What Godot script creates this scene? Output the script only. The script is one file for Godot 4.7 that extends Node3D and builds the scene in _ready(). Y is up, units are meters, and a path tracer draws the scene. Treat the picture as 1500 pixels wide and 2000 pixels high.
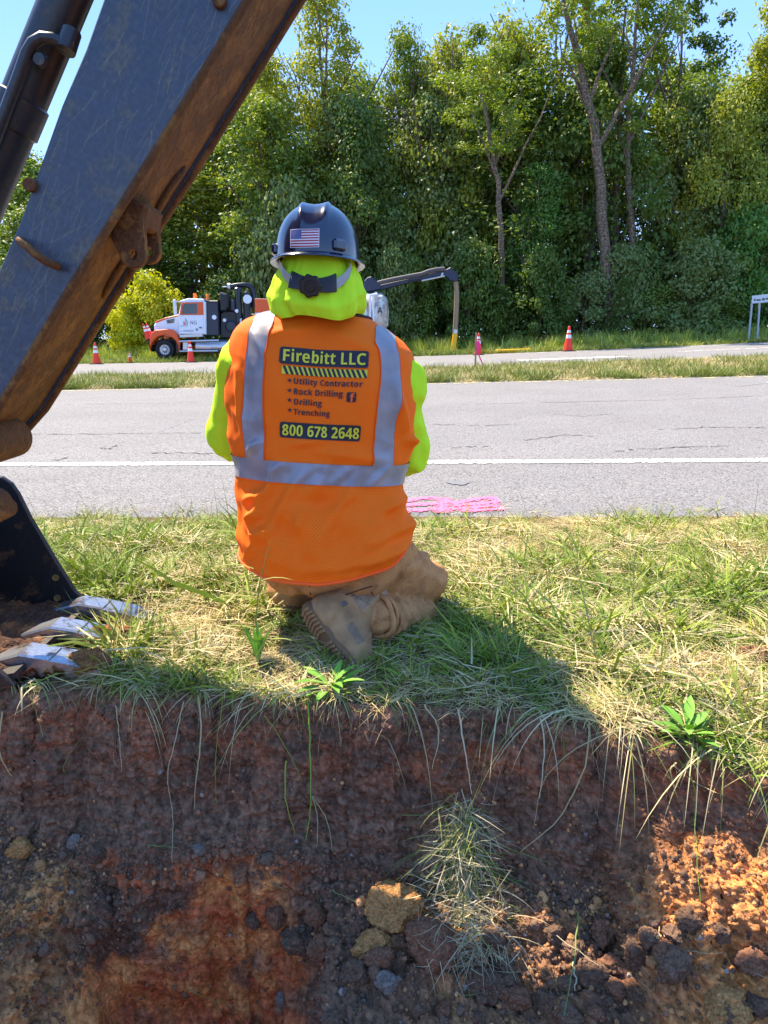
extends Node3D
# Roadside trench scene. Photo pixels (1500 x 2000) are turned into directions with W() and G(); distances come from the ground or the thing touched.

const F_PX := 1387.0
const PITCH := 13.77
const EYE := 0.8
var rng := RandomNumberGenerator.new()
var nz := FastNoiseLite.new()
var nz2 := FastNoiseLite.new()
var nzc := FastNoiseLite.new()
var used := {}
var mats := {}

# ---------------------------------------------------------------- mesh builder
class MB:
	var v := PackedVector3Array()
	var c := PackedColorArray()
	var u := PackedVector2Array()
	var ix := PackedInt32Array()
	var col := Color(1, 1, 1)
	func add(p: Vector3, t := Vector2.ZERO) -> int:
		v.append(p); c.append(col); u.append(t)
		return v.size() - 1
	func tri(a: int, b: int, d: int) -> void:
		ix.append(a); ix.append(b); ix.append(d)
	func quad(a: int, b: int, d: int, e: int) -> void:
		ix.append(a); ix.append(b); ix.append(d); ix.append(a); ix.append(d); ix.append(e)
	func face(pts: Array) -> void:
		var s := v.size()
		for p in pts: add(p)
		for i in range(1, pts.size() - 1): tri(s, s + i, s + i + 1)
	func mesh() -> ArrayMesh:
		var n := PackedVector3Array(); n.resize(v.size())
		for i in range(0, ix.size(), 3):
			var a := ix[i]; var b := ix[i + 1]; var d := ix[i + 2]
			var fn := (v[d] - v[a]).cross(v[b] - v[a])
			n[a] += fn; n[b] += fn; n[d] += fn
		for i in n.size():
			n[i] = n[i].normalized() if n[i].length_squared() > 1e-20 else Vector3.UP
		var a := []; a.resize(Mesh.ARRAY_MAX)
		a[Mesh.ARRAY_VERTEX] = v; a[Mesh.ARRAY_NORMAL] = n; a[Mesh.ARRAY_COLOR] = c; a[Mesh.ARRAY_TEX_UV] = u; a[Mesh.ARRAY_INDEX] = ix
		var m := ArrayMesh.new()
		m.add_surface_from_arrays(Mesh.PRIMITIVE_TRIANGLES, a)
		return m
	# chamfered box
	func box(ctr: Vector3, size: Vector3, bev := 0.0, bas := Basis.IDENTITY) -> void:
		var h := size * 0.5
		var b: float = minf(bev, minf(h.x, minf(h.y, h.z)) * 0.9)
		var P := func(sx, sy, sz, ax) -> Vector3:
			var q := Vector3(sx * (h.x - (0.0 if ax == 0 else b)), sy * (h.y - (0.0 if ax == 1 else b)), sz * (h.z - (0.0 if ax == 2 else b)))
			return ctr + bas * q
		for s in [-1, 1]:
			var r := [[-1, -1], [1, -1], [1, 1], [-1, 1]]
			if s < 0: r.reverse()
			face(r.map(func(k): return P.call(s, k[0], k[1], 0)))
			face(r.map(func(k): return P.call(k[1], s, k[0], 1)))
			face(r.map(func(k): return P.call(k[0], k[1], s, 2)))
		if b <= 0.0: return
		for i in [-1, 1]:
			for j in [-1, 1]:
				face([P.call(i, j, -1, 0), P.call(i, j, 1, 0), P.call(i, j, 1, 1), P.call(i, j, -1, 1)])
				face([P.call(i, -1, j, 0), P.call(i, 1, j, 0), P.call(i, 1, j, 2), P.call(i, -1, j, 2)])
				face([P.call(-1, i, j, 1), P.call(1, i, j, 1), P.call(1, i, j, 2), P.call(-1, i, j, 2)])
				for k in [-1, 1]:
					face([P.call(i, j, k, 0), P.call(i, j, k, 1), P.call(i, j, k, 2)])
	# tube along a path
	func tube(path: Array, radii: Array, segs := 10, caps := true, flat := 1.0) -> void:
		var n := path.size()
		var start := v.size()
		var prev := Vector3.ZERO
		for i in n:
			var t: Vector3 = (path[mini(i + 1, n - 1)] - path[maxi(i - 1, 0)]).normalized()
			var sd := prev
			if i == 0:
				sd = t.cross(Vector3.UP) if absf(t.y) < 0.9 else t.cross(Vector3.RIGHT)
			sd = (sd - t * sd.dot(t)).normalized()
			prev = sd
			var up := t.cross(sd)
			var r: float = radii[mini(i, radii.size() - 1)]
			for k in segs:
				var a := TAU * k / segs
				add(path[i] + (sd * cos(a) + up * sin(a) * flat) * r, Vector2(float(k) / segs, float(i)))
		for i in n - 1:
			for k in segs:
				var a := start + i * segs + k
				var b := start + i * segs + (k + 1) % segs
				quad(a, b, b + segs, a + segs)
		if caps:
			for e in [0, n - 1]:
				var s := v.size()
				for k in segs: add(v[start + e * segs + k])
				for k in range(1, segs - 1):
					if e == 0: tri(s, s + k + 1, s + k)
					else: tri(s, s + k, s + k + 1)
	# extruded outline: pts in the plane (ax, ay), depth along az
	func prism(pts: PackedVector2Array, o: Vector3, ax: Vector3, ay: Vector3, az: Vector3, bev := 0.0) -> void:
		var n := pts.size()
		var tr := Geometry2D.triangulate_polygon(pts)
		var cw := 1.0 if Geometry2D.is_polygon_clockwise(pts) else -1.0
		var ins := PackedVector2Array()
		for i in n:
			var d0 := (pts[i] - pts[(i + n - 1) % n]).normalized()
			var d1 := (pts[(i + 1) % n] - pts[i]).normalized()
			var nn := (d0 + d1).normalized()
			ins.append(pts[i] + Vector2(nn.y, -nn.x) * -bev * -cw)
		var zl := az.length()
		var zd := az / zl
		for e in 2:
			var s := v.size()
			for p in ins: add(o + ax * p.x + ay * p.y + zd * (zl * e))
			for i in range(0, tr.size(), 3):
				if e == 0: tri(s + tr[i], s + tr[i + 1], s + tr[i + 2])
				else: tri(s + tr[i], s + tr[i + 2], s + tr[i + 1])
		for i in n:
			var j := (i + 1) % n
			var A := o + ax * pts[i].x + ay * pts[i].y
			var B := o + ax * pts[j].x + ay * pts[j].y
			face([A + zd * bev, B + zd * bev, B + zd * (zl - bev), A + zd * (zl - bev)])
			if bev > 0.0:
				var Ai := o + ax * ins[i].x + ay * ins[i].y
				var Bi := o + ax * ins[j].x + ay * ins[j].y
				face([Ai, Bi, B + zd * bev, A + zd * bev])
				face([A + zd * (zl - bev), B + zd * (zl - bev), Bi + zd * zl, Ai + zd * zl])
	# surface of revolution: prof = [Vector2(radius, height)...]
	func lathe(prof: Array, o: Vector3, axis: Vector3, segs := 24) -> void:
		var t := axis.normalized()
		var sd := (t.cross(Vector3.UP) if absf(t.y) < 0.9 else t.cross(Vector3.RIGHT)).normalized()
		var up := t.cross(sd)
		for i in prof.size() - 1:
			var s := v.size()
			for q in [prof[i], prof[i + 1]]:
				for k in segs:
					var a := TAU * k / segs
					add(o + t * q.y + (sd * cos(a) + up * sin(a)) * q.x, Vector2(float(k) / segs, q.y))
			for k in segs:
				var k2 := (k + 1) % segs
				quad(s + k, s + k2, s + segs + k2, s + segs + k)
	# grid of points given by a function of (column, row)
	func grid(nu: int, nv: int, f: Callable, wrap := false) -> void:
		var s := v.size()
		for j in nv + 1:
			for i in (nu if wrap else nu + 1):
				var r = f.call(float(i) / nu, float(j) / nv)
				add(r[0], r[1])
		var w := nu if wrap else nu + 1
		for j in nv:
			for i in nu:
				var i2 := (i + 1) % w if wrap else i + 1
				quad(s + j * w + i, s + j * w + i2, s + (j + 1) * w + i2, s + (j + 1) * w + i)
	func append(o: MB, xf := Transform3D.IDENTITY) -> void:
		var s := v.size()
		for p in o.v: v.append(xf * p)
		c.append_array(o.c); u.append_array(o.u)
		for i in o.ix: ix.append(i + s)

# ---------------------------------------------------------------- scene helpers
func W(px: float, py: float, d: float) -> Vector3:
	var p := deg_to_rad(PITCH)
	var x := (px - 750.0) / F_PX
	var y := -(py - 1000.0) / F_PX
	var dy := -sin(p) + y * cos(p)
	var dd := cos(p) + y * sin(p)
	var t := d / dd
	return Vector3(x * t, EYE + dy * t, -d)

func G(px: float, py: float, h := 0.0) -> Vector3:
	var a := W(px, py, 1.0)
	var t := (h - EYE) / (a.y - EYE)
	return Vector3(a.x * t, h, -t)

func numbered(called: String) -> String:
	var k: int = used.get(called, 0)
	used[called] = k + 1
	return called if k == 0 else "%s_%03d" % [called, k]

func tag(o: Node, label: String, category: String, group := "", kind := "") -> Node:
	if label: o.set_meta("label", label)
	if category: o.set_meta("category", category)
	if group: o.set_meta("group", group)
	if kind: o.set_meta("kind", kind)
	return o

func thing(called: String, at: Vector3, label: String, category: String, group := "", turn := 0.0) -> Node3D:
	var o := Node3D.new()
	o.name = numbered(called)
	add_child(o)
	o.position = at
	o.rotation.y = turn
	tag(o, label, category, group)
	return o

func put(called: String, m: Mesh, material: Material, parent: Node = null) -> MeshInstance3D:
	var o := MeshInstance3D.new()
	o.mesh = m
	o.material_override = material
	if parent == null:
		o.name = numbered(called)
		add_child(o)
	else:
		o.name = called
		parent.add_child(o, true)
	return o

func part(called: String, b: MB, material: Material, parent: Node = null) -> MeshInstance3D:
	return put(called, b.mesh(), material, parent)

func mat(called: String, srgb: Color, rough := 0.8, metal := 0.0, spec := 0.5) -> StandardMaterial3D:
	if mats.has(called): return mats[called]
	var m := StandardMaterial3D.new()
	m.resource_name = called
	m.albedo_color = srgb
	m.roughness = rough
	m.metallic = metal
	m.metallic_specular = spec
	m.vertex_color_use_as_albedo = false
	mats[called] = m
	return m

func vmat(called: String, rough := 0.85, spec := 0.4) -> StandardMaterial3D:
	if mats.has(called): return mats[called]
	var m := mat(called, Color.WHITE, rough, 0.0, spec)
	m.vertex_color_use_as_albedo = true
	return m

func L(r: float, g: float, b: float) -> Color:
	return Color(r, g, b)

func bump_tex(size: int, seed_: int, freq: float, strength: float, oct := 4) -> ImageTexture:
	var n := FastNoiseLite.new()
	n.seed = seed_; n.frequency = freq; n.fractal_octaves = oct
	var im := n.get_seamless_image(size, size)
	im.convert(Image.FORMAT_RGBA8)
	im.bump_map_to_normal_map(strength)
	return ImageTexture.create_from_image(im)

func tone_tex(size: int, seed_: int, freq: float, lo: Color, hi: Color, oct := 4, gain := 1.0) -> ImageTexture:
	var n := FastNoiseLite.new()
	n.seed = seed_; n.frequency = freq; n.fractal_octaves = oct
	var im := n.get_seamless_image(size, size)
	var out := Image.create(size, size, false, Image.FORMAT_RGB8)
	for y in size:
		for x in size:
			var t := clampf((im.get_pixel(x, y).r - 0.5) * gain + 0.5, 0, 1)
			out.set_pixel(x, y, lo.lerp(hi, t))
	return ImageTexture.create_from_image(out)

func tri_map(m: StandardMaterial3D, scale_: float, world := true) -> void:
	m.uv1_triplanar = true
	m.uv1_world_triplanar = world
	m.uv1_scale = Vector3(scale_, scale_, scale_)

func smooth(a: float, b: float, x: float) -> float:
	return smoothstep(a, b, x)

func pw(xs: Array, ys: Array, x: float) -> float:
	if x <= xs[0]: return ys[0]
	for i in range(1, xs.size()):
		if x <= xs[i]:
			return lerpf(ys[i - 1], ys[i], (x - xs[i - 1]) / (xs[i] - xs[i - 1]))
	return ys[ys.size() - 1]

# smooth version: cubic through the stations
func pc(xs: Array, ys: Array, x: float) -> float:
	var n := xs.size()
	if x <= xs[0]: return ys[0]
	if x >= xs[n - 1]: return ys[n - 1]
	for i in range(1, n):
		if x <= xs[i]:
			var t: float = (x - xs[i - 1]) / (xs[i] - xs[i - 1])
			return cubic_interpolate(ys[i - 1], ys[i], ys[maxi(i - 2, 0)], ys[mini(i + 1, n - 1)], t)
	return ys[n - 1]

func pick(a: Array):
	return a[rng.randi() % a.size()]

# ---------------------------------------------------------------- signed distance bodies
func cone_sd(p: Vector3, a: Vector3, b: Vector3, ra: float, rb: float) -> float:
	var ba := b - a
	var h := clampf((p - a).dot(ba) / ba.length_squared(), 0.0, 1.0)
	return (p - a - ba * h).length() - lerpf(ra, rb, h)

func ell_sd(p: Vector3, o: Vector3, r: Vector3) -> float:
	var q := p - o
	var k0 := (q / r).length()
	var k1 := (q / (r * r)).length()
	return k0 * (k0 - 1.0) / maxf(k1, 1e-6)

func smin(a: float, b: float, k: float) -> float:
	var h := maxf(k - absf(a - b), 0.0) / k
	return minf(a, b) - h * h * k * 0.25

# prims: [a, b, ra, rb] for a tapered limb, [o, r] for an ellipsoid
func prims_sd(p: Vector3, prims: Array, k: float) -> float:
	var d := 1e3
	for e in prims:
		var x := cone_sd(p, e[0], e[1], e[2], e[3]) if e.size() == 4 else ell_sd(p, e[0], e[1])
		d = smin(d, x, k)
	return d

func nets(lo: Vector3, hi: Vector3, h: float, f: Callable, colour = null, into: MB = null) -> MB:
	var m := into if into != null else MB.new()
	var nx := int(ceil((hi.x - lo.x) / h)) + 1
	var ny := int(ceil((hi.y - lo.y) / h)) + 1
	var nzc := int(ceil((hi.z - lo.z) / h)) + 1
	var g := PackedFloat32Array(); g.resize(nx * ny * nzc); g.fill(1.0)
	var B := 4
	for kz in range(0, nzc, B):
		for ky in range(0, ny, B):
			for kx in range(0, nx, B):
				var cc := lo + Vector3(kx + 1.5, ky + 1.5, kz + 1.5) * h
				var dc: float = f.call(cc)
				if absf(dc) > h * 5.0:
					if dc < 0.0:
						for z in range(kz, mini(kz + B, nzc)):
							for y in range(ky, mini(ky + B, ny)):
								for x in range(kx, mini(kx + B, nx)): g[(z * ny + y) * nx + x] = -1.0
					continue
				for z in range(kz, mini(kz + B, nzc)):
					for y in range(ky, mini(ky + B, ny)):
						for x in range(kx, mini(kx + B, nx)):
							g[(z * ny + y) * nx + x] = f.call(lo + Vector3(x, y, z) * h)
	var id := {}
	var off := [0, 1, nx, nx + 1, nx * ny, nx * ny + 1, nx * ny + nx, nx * ny + nx + 1]
	var co := [Vector3(0, 0, 0), Vector3(1, 0, 0), Vector3(0, 1, 0), Vector3(1, 1, 0), Vector3(0, 0, 1), Vector3(1, 0, 1), Vector3(0, 1, 1), Vector3(1, 1, 1)]
	var ed := [[0, 1], [2, 3], [4, 5], [6, 7], [0, 2], [1, 3], [4, 6], [5, 7], [0, 4], [1, 5], [2, 6], [3, 7]]
	for z in nzc - 1:
		for y in ny - 1:
			for x in nx - 1:
				var at := (z * ny + y) * nx + x
				var cnt := 0
				for q in 8:
					if g[at + off[q]] < 0.0: cnt += 1
				if cnt == 0 or cnt == 8: continue
				var s := Vector3.ZERO
				var k := 0
				for e in ed:
					var a := g[at + off[e[0]]]
					var b := g[at + off[e[1]]]
					if (a < 0.0) != (b < 0.0):
						s += (co[e[0]] as Vector3).lerp(co[e[1]], a / (a - b))
						k += 1
				var p := lo + (Vector3(x, y, z) + s / k) * h
				if colour != null: m.col = colour.call(p)
				id[at] = m.add(p)
	var ax := [1, nx, nx * ny]
	for at in id:
		var x: int = at % nx
		var y: int = (at / nx) % ny
		var z: int = at / (nx * ny)
		for d in 3:
			if (d == 0 and (y == 0 or z == 0)) or (d == 1 and (x == 0 or z == 0)) or (d == 2 and (x == 0 or y == 0)): continue
			var a := g[at]
			var b := g[at + ax[d]]
			if (a < 0.0) == (b < 0.0): continue
			var u1: int = ax[(d + 1) % 3]
			var u2: int = ax[(d + 2) % 3]
			if not (id.has(at - u1) and id.has(at - u2) and id.has(at - u1 - u2)): continue
			if a < 0.0: m.quad(id[at], id[at - u2], id[at - u1 - u2], id[at - u1])
			else: m.quad(id[at], id[at - u1], id[at - u1 - u2], id[at - u2])
	return m

# ---------------------------------------------------------------- terrain
# height of the land at x, d metres ahead: level by the trench, the carriageways climb to one side
func land(x: float, d: float) -> float:
	var xx := clampf(x, -30.0, 30.0)
	var b := pw([3.0, 4.7, 12.6, 19.0, 28.0, 60.0], [0.0, 0.006, 0.02, 0.028, 0.029, 0.02], d)
	var c := pw([3.0, 12.6, 19.0, 28.0, 60.0], [0.0, 0.0003, 0.0006, 0.00069, 0.0003], d)
	var y0 := pw([2.6, 3.3, 12.6, 19.0, 28.0, 34.0, 60.0], [0.0, -0.035, 0.0, -0.01, 0.05, 0.1, 0.3], d)
	return y0 + b * xx + c * xx * xx

const LIP_X := [-4.0, -0.9, -0.66, -0.3, 0.0, 0.2, 0.35, 0.57, 0.72, 1.0, 1.6, 4.0]
const LIP_D := [1.56, 1.53, 1.52, 1.475, 1.455, 1.44, 1.40, 1.31, 1.20, 1.02, 0.86, 0.8]

func lip(x: float) -> float:
	return pc(LIP_X, LIP_D, x) + nz.get_noise_2d(x * 90.0, 3.0) * 0.05 + nz.get_noise_2d(x * 420.0, 9.0) * 0.014

# cross-sections of the trench: offset from the lip and height
const SEC_X := [-1.6, -0.84, -0.66, -0.58, -0.30, -0.185, -0.1, 0.08, 0.3, 0.42, 0.56, 0.72, 1.2, 2.2]
const SEC := [
	[0.0, 0.0, 0.02, -0.10, 0.07, -0.26, 0.14, -0.36, 0.26, -0.41, 0.42, -0.46, 0.8, -0.55],
	[0.0, 0.0, 0.03, -0.10, 0.07, -0.27, 0.13, -0.36, 0.25, -0.39, 0.40, -0.45, 0.8, -0.56],
	[0.0, 0.0, 0.03, -0.10, 0.07, -0.27, 0.13, -0.36, 0.22, -0.44, 0.34, -0.62, 0.8, -0.72],
	[0.0, 0.0, 0.03, -0.10, 0.07, -0.27, 0.15, -0.38, 0.165, -0.56, 0.19, -0.84, 0.6, -1.05],
	[0.0, 0.0, 0.03, -0.10, 0.06, -0.27, 0.12, -0.355, 0.118, -0.57, 0.15, -0.86, 0.6, -1.05],
	[0.0, 0.0, 0.03, -0.10, 0.06, -0.27, 0.115, -0.35, 0.15, -0.48, 0.21, -0.70, 0.65, -0.9],
	[0.0, 0.0, 0.03, -0.10, 0.06, -0.28, 0.10, -0.37, 0.19, -0.41, 0.32, -0.46, 0.7, -0.56],
	[0.0, 0.0, 0.03, -0.10, 0.07, -0.28, 0.12, -0.36, 0.20, -0.385, 0.33, -0.45, 0.7, -0.55],
	[0.0, 0.0, 0.04, -0.10, 0.085, -0.25, 0.14, -0.335, 0.20, -0.355, 0.33, -0.43, 0.7, -0.53],
	[0.0, 0.0, 0.04, -0.10, 0.09, -0.24, 0.13, -0.34, 0.17, -0.365, 0.28, -0.385, 0.7, -0.50],
	[0.0, 0.0, 0.04, -0.10, 0.08, -0.175, 0.13, -0.185, 0.20, -0.225, 0.30, -0.32, 0.7, -0.48],
	[0.0, 0.0, 0.03, -0.09, 0.055, -0.145, 0.10, -0.135, 0.17, -0.165, 0.25, -0.27, 0.6, -0.46],
	[0.0, 0.0, 0.04, -0.08, 0.09, -0.13, 0.16, -0.16, 0.24, -0.21, 0.32, -0.28, 0.6, -0.46],
	[0.0, 0.0, 0.04, -0.08, 0.09, -0.16, 0.16, -0.22, 0.24, -0.27, 0.32, -0.32, 0.6, -0.46]]

# point of the trench surface before crumbling: s from 0 (lip) to 6 (floor)
func trench_base(x: float, s: float) -> Vector3:
	var i := 1
	while i < SEC_X.size() - 1 and x > SEC_X[i]: i += 1
	var t := clampf((x - SEC_X[i - 1]) / (SEC_X[i] - SEC_X[i - 1]), 0, 1)
	t = t * t * (3.0 - 2.0 * t)
	var k := clampi(int(s), 0, 5)
	var q := s - k
	var val := [0.0, 0.0]
	for e in 2:
		var A = SEC[i - 1]
		var B = SEC[i]
		var y := []
		for m in [maxi(k - 1, 0), k, k + 1, mini(k + 2, 6)]:
			y.append(lerpf(A[m * 2 + e], B[m * 2 + e], t))
		val[e] = cubic_interpolate(y[1], y[2], y[0], y[3], q)
	return Vector3(x, val[1], -(lip(x) - val[0]))

func trench_point(x: float, s: float) -> Vector3:
	var p := trench_base(x, s)
	var e := 0.02
	var du := trench_base(x + e, s) - trench_base(x - e, s)
	var dv := trench_base(x, s + e) - trench_base(x, s - e)
	return crumbled(p, dv.cross(du).normalized(), x, s)

# inside of the dug pit: an arch, low at one end
func pit_mask(x: float, s: float) -> float:
	var rim := pw([-0.72, -0.62, -0.52, -0.42, -0.30, -0.20], [4.9, 4.1, 3.5, 3.15, 3.0, 3.0], x)
	return smooth(rim, rim + 0.3, s) * smooth(-0.71, -0.64, x) * (1.0 - smooth(-0.24, -0.18, x - 0.03 * (s - 3.0)))

func crumbled(p: Vector3, nn: Vector3, x: float, s: float) -> Vector3:
	var n := nn
	if n.z < 0.0 and n.y < 0.0: n = -n
	var q := p * 100.0
	var w := smooth(0.0, 0.6, s)
	var pit := pit_mask(x, s)
	var lump := nz.get_noise_3dv(q * 1.1) * 0.024 + nz2.get_noise_3dv(q * 3.2) * 0.013 * (1.0 - 0.6 * pit)
	var ridge := absf(nz2.get_noise_3dv(q * 7.0 + Vector3(40, 0, 0))) * 0.010 * (1.0 - 0.5 * pit)
	ridge += maxf(0.0, nz.get_noise_3dv(q * 13.0 + Vector3(0, 40, 90))) * 0.011 * (1.0 - 0.7 * pit)
	ridge += nz2.get_noise_3dv(q * 26.0) * 0.0032
	# broken lumps, larger where the soil lies loose
	ridge -= (nzc.get_noise_3dv(q * 6.0) + 0.5) * lerpf(0.011, 0.020, smooth(2.8, 3.4, s)) * (1.0 - 0.55 * smooth(0.42, 0.55, x)) * (1.0 - 0.75 * pit)
	ridge -= (nzc.get_noise_3dv(q * 15.0 + Vector3(50, 0, 20)) + 0.5) * 0.0065 * (1.0 - 0.6 * pit)
	# sod held by the roots stands out over the cut
	ridge += exp(-pow((s - 0.22) / 0.2, 2.0)) * (0.018 + 0.03 * nz.get_noise_1d(x * 170.0))
	var loose := smooth(2.8, 3.4, s) * (1.0 - pit)
	lump += (absf(nz.get_noise_3dv(q * 4.0 + Vector3(9, 90, 7))) * 0.024 - 0.004) * loose
	# marks of the bucket teeth inside the pit
	lump += pit * (sin(x * 85.0 + nz.get_noise_2d(p.y * 300.0, x * 60.0) * 2.2) * 0.004 + nz.get_noise_3dv(Vector3(q.x * 4.0, q.y * 0.8, q.z)) * 0.008)
	return p + n * (lump + ridge) * w

func soil_colour(p: Vector3, s: float, x: float) -> Color:
	var q := p * 100.0
	var dark := L(0.150, 0.082, 0.052)
	var brown := L(0.232, 0.124, 0.074)
	var red := L(0.44, 0.125, 0.048)
	var clay := L(0.60, 0.235, 0.075)
	var ochre := L(0.48, 0.26, 0.10)
	var a := nz.get_noise_3dv(q * 0.55 + Vector3(300, 0, 0))
	var b := nz2.get_noise_3dv(q * 1.6 + Vector3(0, 500, 0))
	var f := nz2.get_noise_3dv(q * 9.0)
	var c := dark.lerp(brown, clampf(0.45 + a * 1.1 + b * 0.6, 0, 1))
	# reddish band under the roots and along the rim of the pit
	var band := exp(-pow((s - 0.95 + a * 0.5) / 0.42, 2.0)) * clampf(0.35 + b * 2.0 + 0.45 * smooth(-0.1, 0.25, x), 0, 1)
	c = c.lerp(red, band * 0.42)
	var rim := exp(-pow((s - 3.0 + a * 0.25) / 0.16, 2.0)) * smooth(-0.72, -0.6, x) * (1.0 - smooth(0.0, 0.12, x))
	c = c.lerp(red, clampf(rim * (0.85 + b), 0, 0.9))
	var pit := pit_mask(x + b * 0.05, s + a * 0.3)
	var pc_ := red.lerp(clay, clampf(0.28 + b * 1.6 + nz.get_noise_3dv(Vector3(q.x * 3.0, q.y * 0.6, 0)) * 0.9, 0, 1)).lerp(ochre, smooth(4.6, 5.6, s) * clampf(0.45 + a, 0, 1))
	pc_ = pc_.lerp(brown, clampf(nz.get_noise_3dv(q * 1.3 + Vector3(70, 70, 0)) * 2.2 - 0.25, 0, 0.85))
	c = c.lerp(pc_, pit)
	# paler crumbly subsoil thrown up at both sides of the pit
	var sub := smooth(3.0, 3.6, s) * (1.0 - pit) * clampf(smooth(-0.62, -0.78, x) + smooth(-0.05, 0.15, x) * (0.35 + a * 1.4), 0, 1)
	c = c.lerp(clay.lerp(ochre, 0.5), clampf(sub * (0.75 + b), 0, 0.9))
	var shelf := smooth(0.42, 0.6, x) * smooth(1.5, 2.4, s)
	c = c.lerp(clay, clampf(shelf * (0.8 + b * 0.7 + a * 0.5), 0, 0.9))
	return c * (1.36 + f * 0.95)

func axis_steps(stops: Array) -> Array:      # stops: [from, to, step, to, step ...]
	var out := [stops[0]]
	var at: float = stops[0]
	for i in range(1, stops.size(), 2):
		var to: float = stops[i]
		var n := maxi(1, int(round((to - at) / stops[i + 1])))
		for k in range(1, n + 1): out.append(lerpf(at, to, float(k) / n))
		at = to
	return out

func sheet(xs: Array, ds: Array, f: Callable) -> MB:
	var m := MB.new()
	for d in ds:
		for x in xs:
			var r = f.call(x, d)
			m.col = r[1]
			m.add(r[0], Vector2(x, d))
	var w := xs.size()
	for j in ds.size() - 1:
		for i in w - 1: m.quad(j * w + i, j * w + i + 1, (j + 1) * w + i + 1, (j + 1) * w + i)
	return m

func build_setting() -> void:
	# soil of the trench
	var soil := vmat("soil", 0.95, 0.25)
	soil.normal_enabled = true
	soil.normal_texture = bump_tex(512, 5, 0.05, 12.0, 5)
	soil.normal_scale = 0.9
	soil.albedo_texture = tone_tex(512, 8, 0.035, Color(0.74, 0.73, 0.72), Color(1.0, 1.0, 1.0), 5, 2.0)
	tri_map(soil, 4.0)
	var xs := axis_steps([-4.0, -1.1, 0.12, -0.85, 0.01, 0.85, 0.0046, 1.1, 0.01, 4.0, 0.12])
	var ss := axis_steps([0.0, 5.4, 0.022, 6.0, 0.1])
	var m := MB.new()
	var nw := xs.size()
	var grid_ := PackedVector3Array()
	for s in ss:
		for x in xs: grid_.append(trench_base(x, s))
	for j in ss.size():
		for i in nw:
			var at := j * nw + i
			var du := grid_[j * nw + mini(i + 1, nw - 1)] - grid_[j * nw + maxi(i - 1, 0)]
			var dv := grid_[mini(j + 1, ss.size() - 1) * nw + i] - grid_[maxi(j - 1, 0) * nw + i]
			var p := crumbled(grid_[at], dv.cross(du).normalized(), xs[i], ss[j])
			m.col = soil_colour(p, ss[j], xs[i])
			m.add(p)
	for j in ss.size() - 1:
		for i in nw - 1: m.quad(j * nw + i, j * nw + i + 1, (j + 1) * nw + i + 1, (j + 1) * nw + i)
	# floor on under the photographer and the other bank
	var under := sheet(xs, [0.0, 1.0, 2.0, 3.0, 4.0], func(x, k):
		var e := trench_point(x, 6.0)
		var zz: float = lerpf(e.z, 1.4, k / 4.0)
		var yy: float = lerpf(e.y, [-0.6, -0.7, -0.65, -0.3, 0.0][int(k)], minf(1.0, k))
		return [Vector3(x, yy, zz), L(0.13, 0.065, 0.04)])
	m.append(under)
	tag(part("trench_ground", m, soil), "", "", "", "structure")

	# land from the lip to the horizon
	var earth := vmat("earth", 0.95, 0.2)
	earth.normal_enabled = true
	earth.normal_texture = soil.normal_texture
	earth.albedo_texture = soil.albedo_texture
	tri_map(earth, 2.0)
	var gx := axis_steps([-400.0, -40.0, 60.0, -4.0, 3.0, -2.2, 0.3, 2.4, 0.03, 4.0, 0.2, 40.0, 3.0, 400.0, 60.0])
	var near := sheet(axis_steps([-4.0, -2.2, 0.2, 2.4, 0.025, 4.0, 0.2]), axis_steps([0.0, 0.5, 0.02, 1.0, 0.04]), func(x, k):
		var a := lip(x)
		var d := lerpf(a, 3.6, k)
		var yb := land(x, d) + bumps(x, d)
		if k == 0.0: yb = -0.004
		return [Vector3(x, yb, -d), ground_tone(x, d)])
	var lo_d := [3.6, 5.0, 8.0, 12.0, 12.8, 14.0, 15.5, 17.0, 18.8, 20.0, 24.0, 28.2, 29.0, 30.0, 31.5, 33.0, 36.0, 40.0, 50.0, 60.0, 100.0, 250.0, 600.0]
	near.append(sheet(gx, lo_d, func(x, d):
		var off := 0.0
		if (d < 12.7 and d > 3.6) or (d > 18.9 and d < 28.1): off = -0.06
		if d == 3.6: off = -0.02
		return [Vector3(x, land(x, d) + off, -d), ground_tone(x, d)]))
	# beside and behind
	for sx in [-1, 1]:
		near.append(sheet([sx * 4.0, sx * 40.0, sx * 400.0], [-400.0, -40.0, -1.4, 1.5, 3.6], func(x, d): return [Vector3(x, -0.01, -d), L(0.09, 0.08, 0.03)]))
	near.append(sheet([-4.0, 4.0], [-400.0, -40.0, -1.4], func(x, d): return [Vector3(x, -0.005, -d), L(0.09, 0.08, 0.03)]))
	tag(part("ground", near, earth), "", "", "", "structure")

	# carriageways
	var asphalt := vmat("asphalt", 0.9, 0.35)
	var im := Image.create(1024, 1024, false, Image.FORMAT_RGB8)
	var r2 := RandomNumberGenerator.new(); r2.seed = 77
	im.fill(Color(0.80, 0.80, 0.80))
	for k in 52000:
		var g := r2.randf_range(0.62, 1.0)
		if r2.randf() < 0.2: g = r2.randf_range(0.4, 0.6)
		var w := r2.randi_range(2, 6)
		var h := r2.randi_range(2, 6)
		im.fill_rect(Rect2i(r2.randi() % 1024, r2.randi() % 1024, w, h), Color(g * 1.01, g * 0.985, g * 0.96))
	asphalt.albedo_texture = ImageTexture.create_from_image(im)
	asphalt.normal_enabled = true
	var im2 := im.duplicate()
	im2.convert(Image.FORMAT_RGBA8)
	im2.bump_map_to_normal_map(3.0)
	asphalt.normal_texture = ImageTexture.create_from_image(im2)
	asphalt.normal_scale = 0.8
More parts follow.
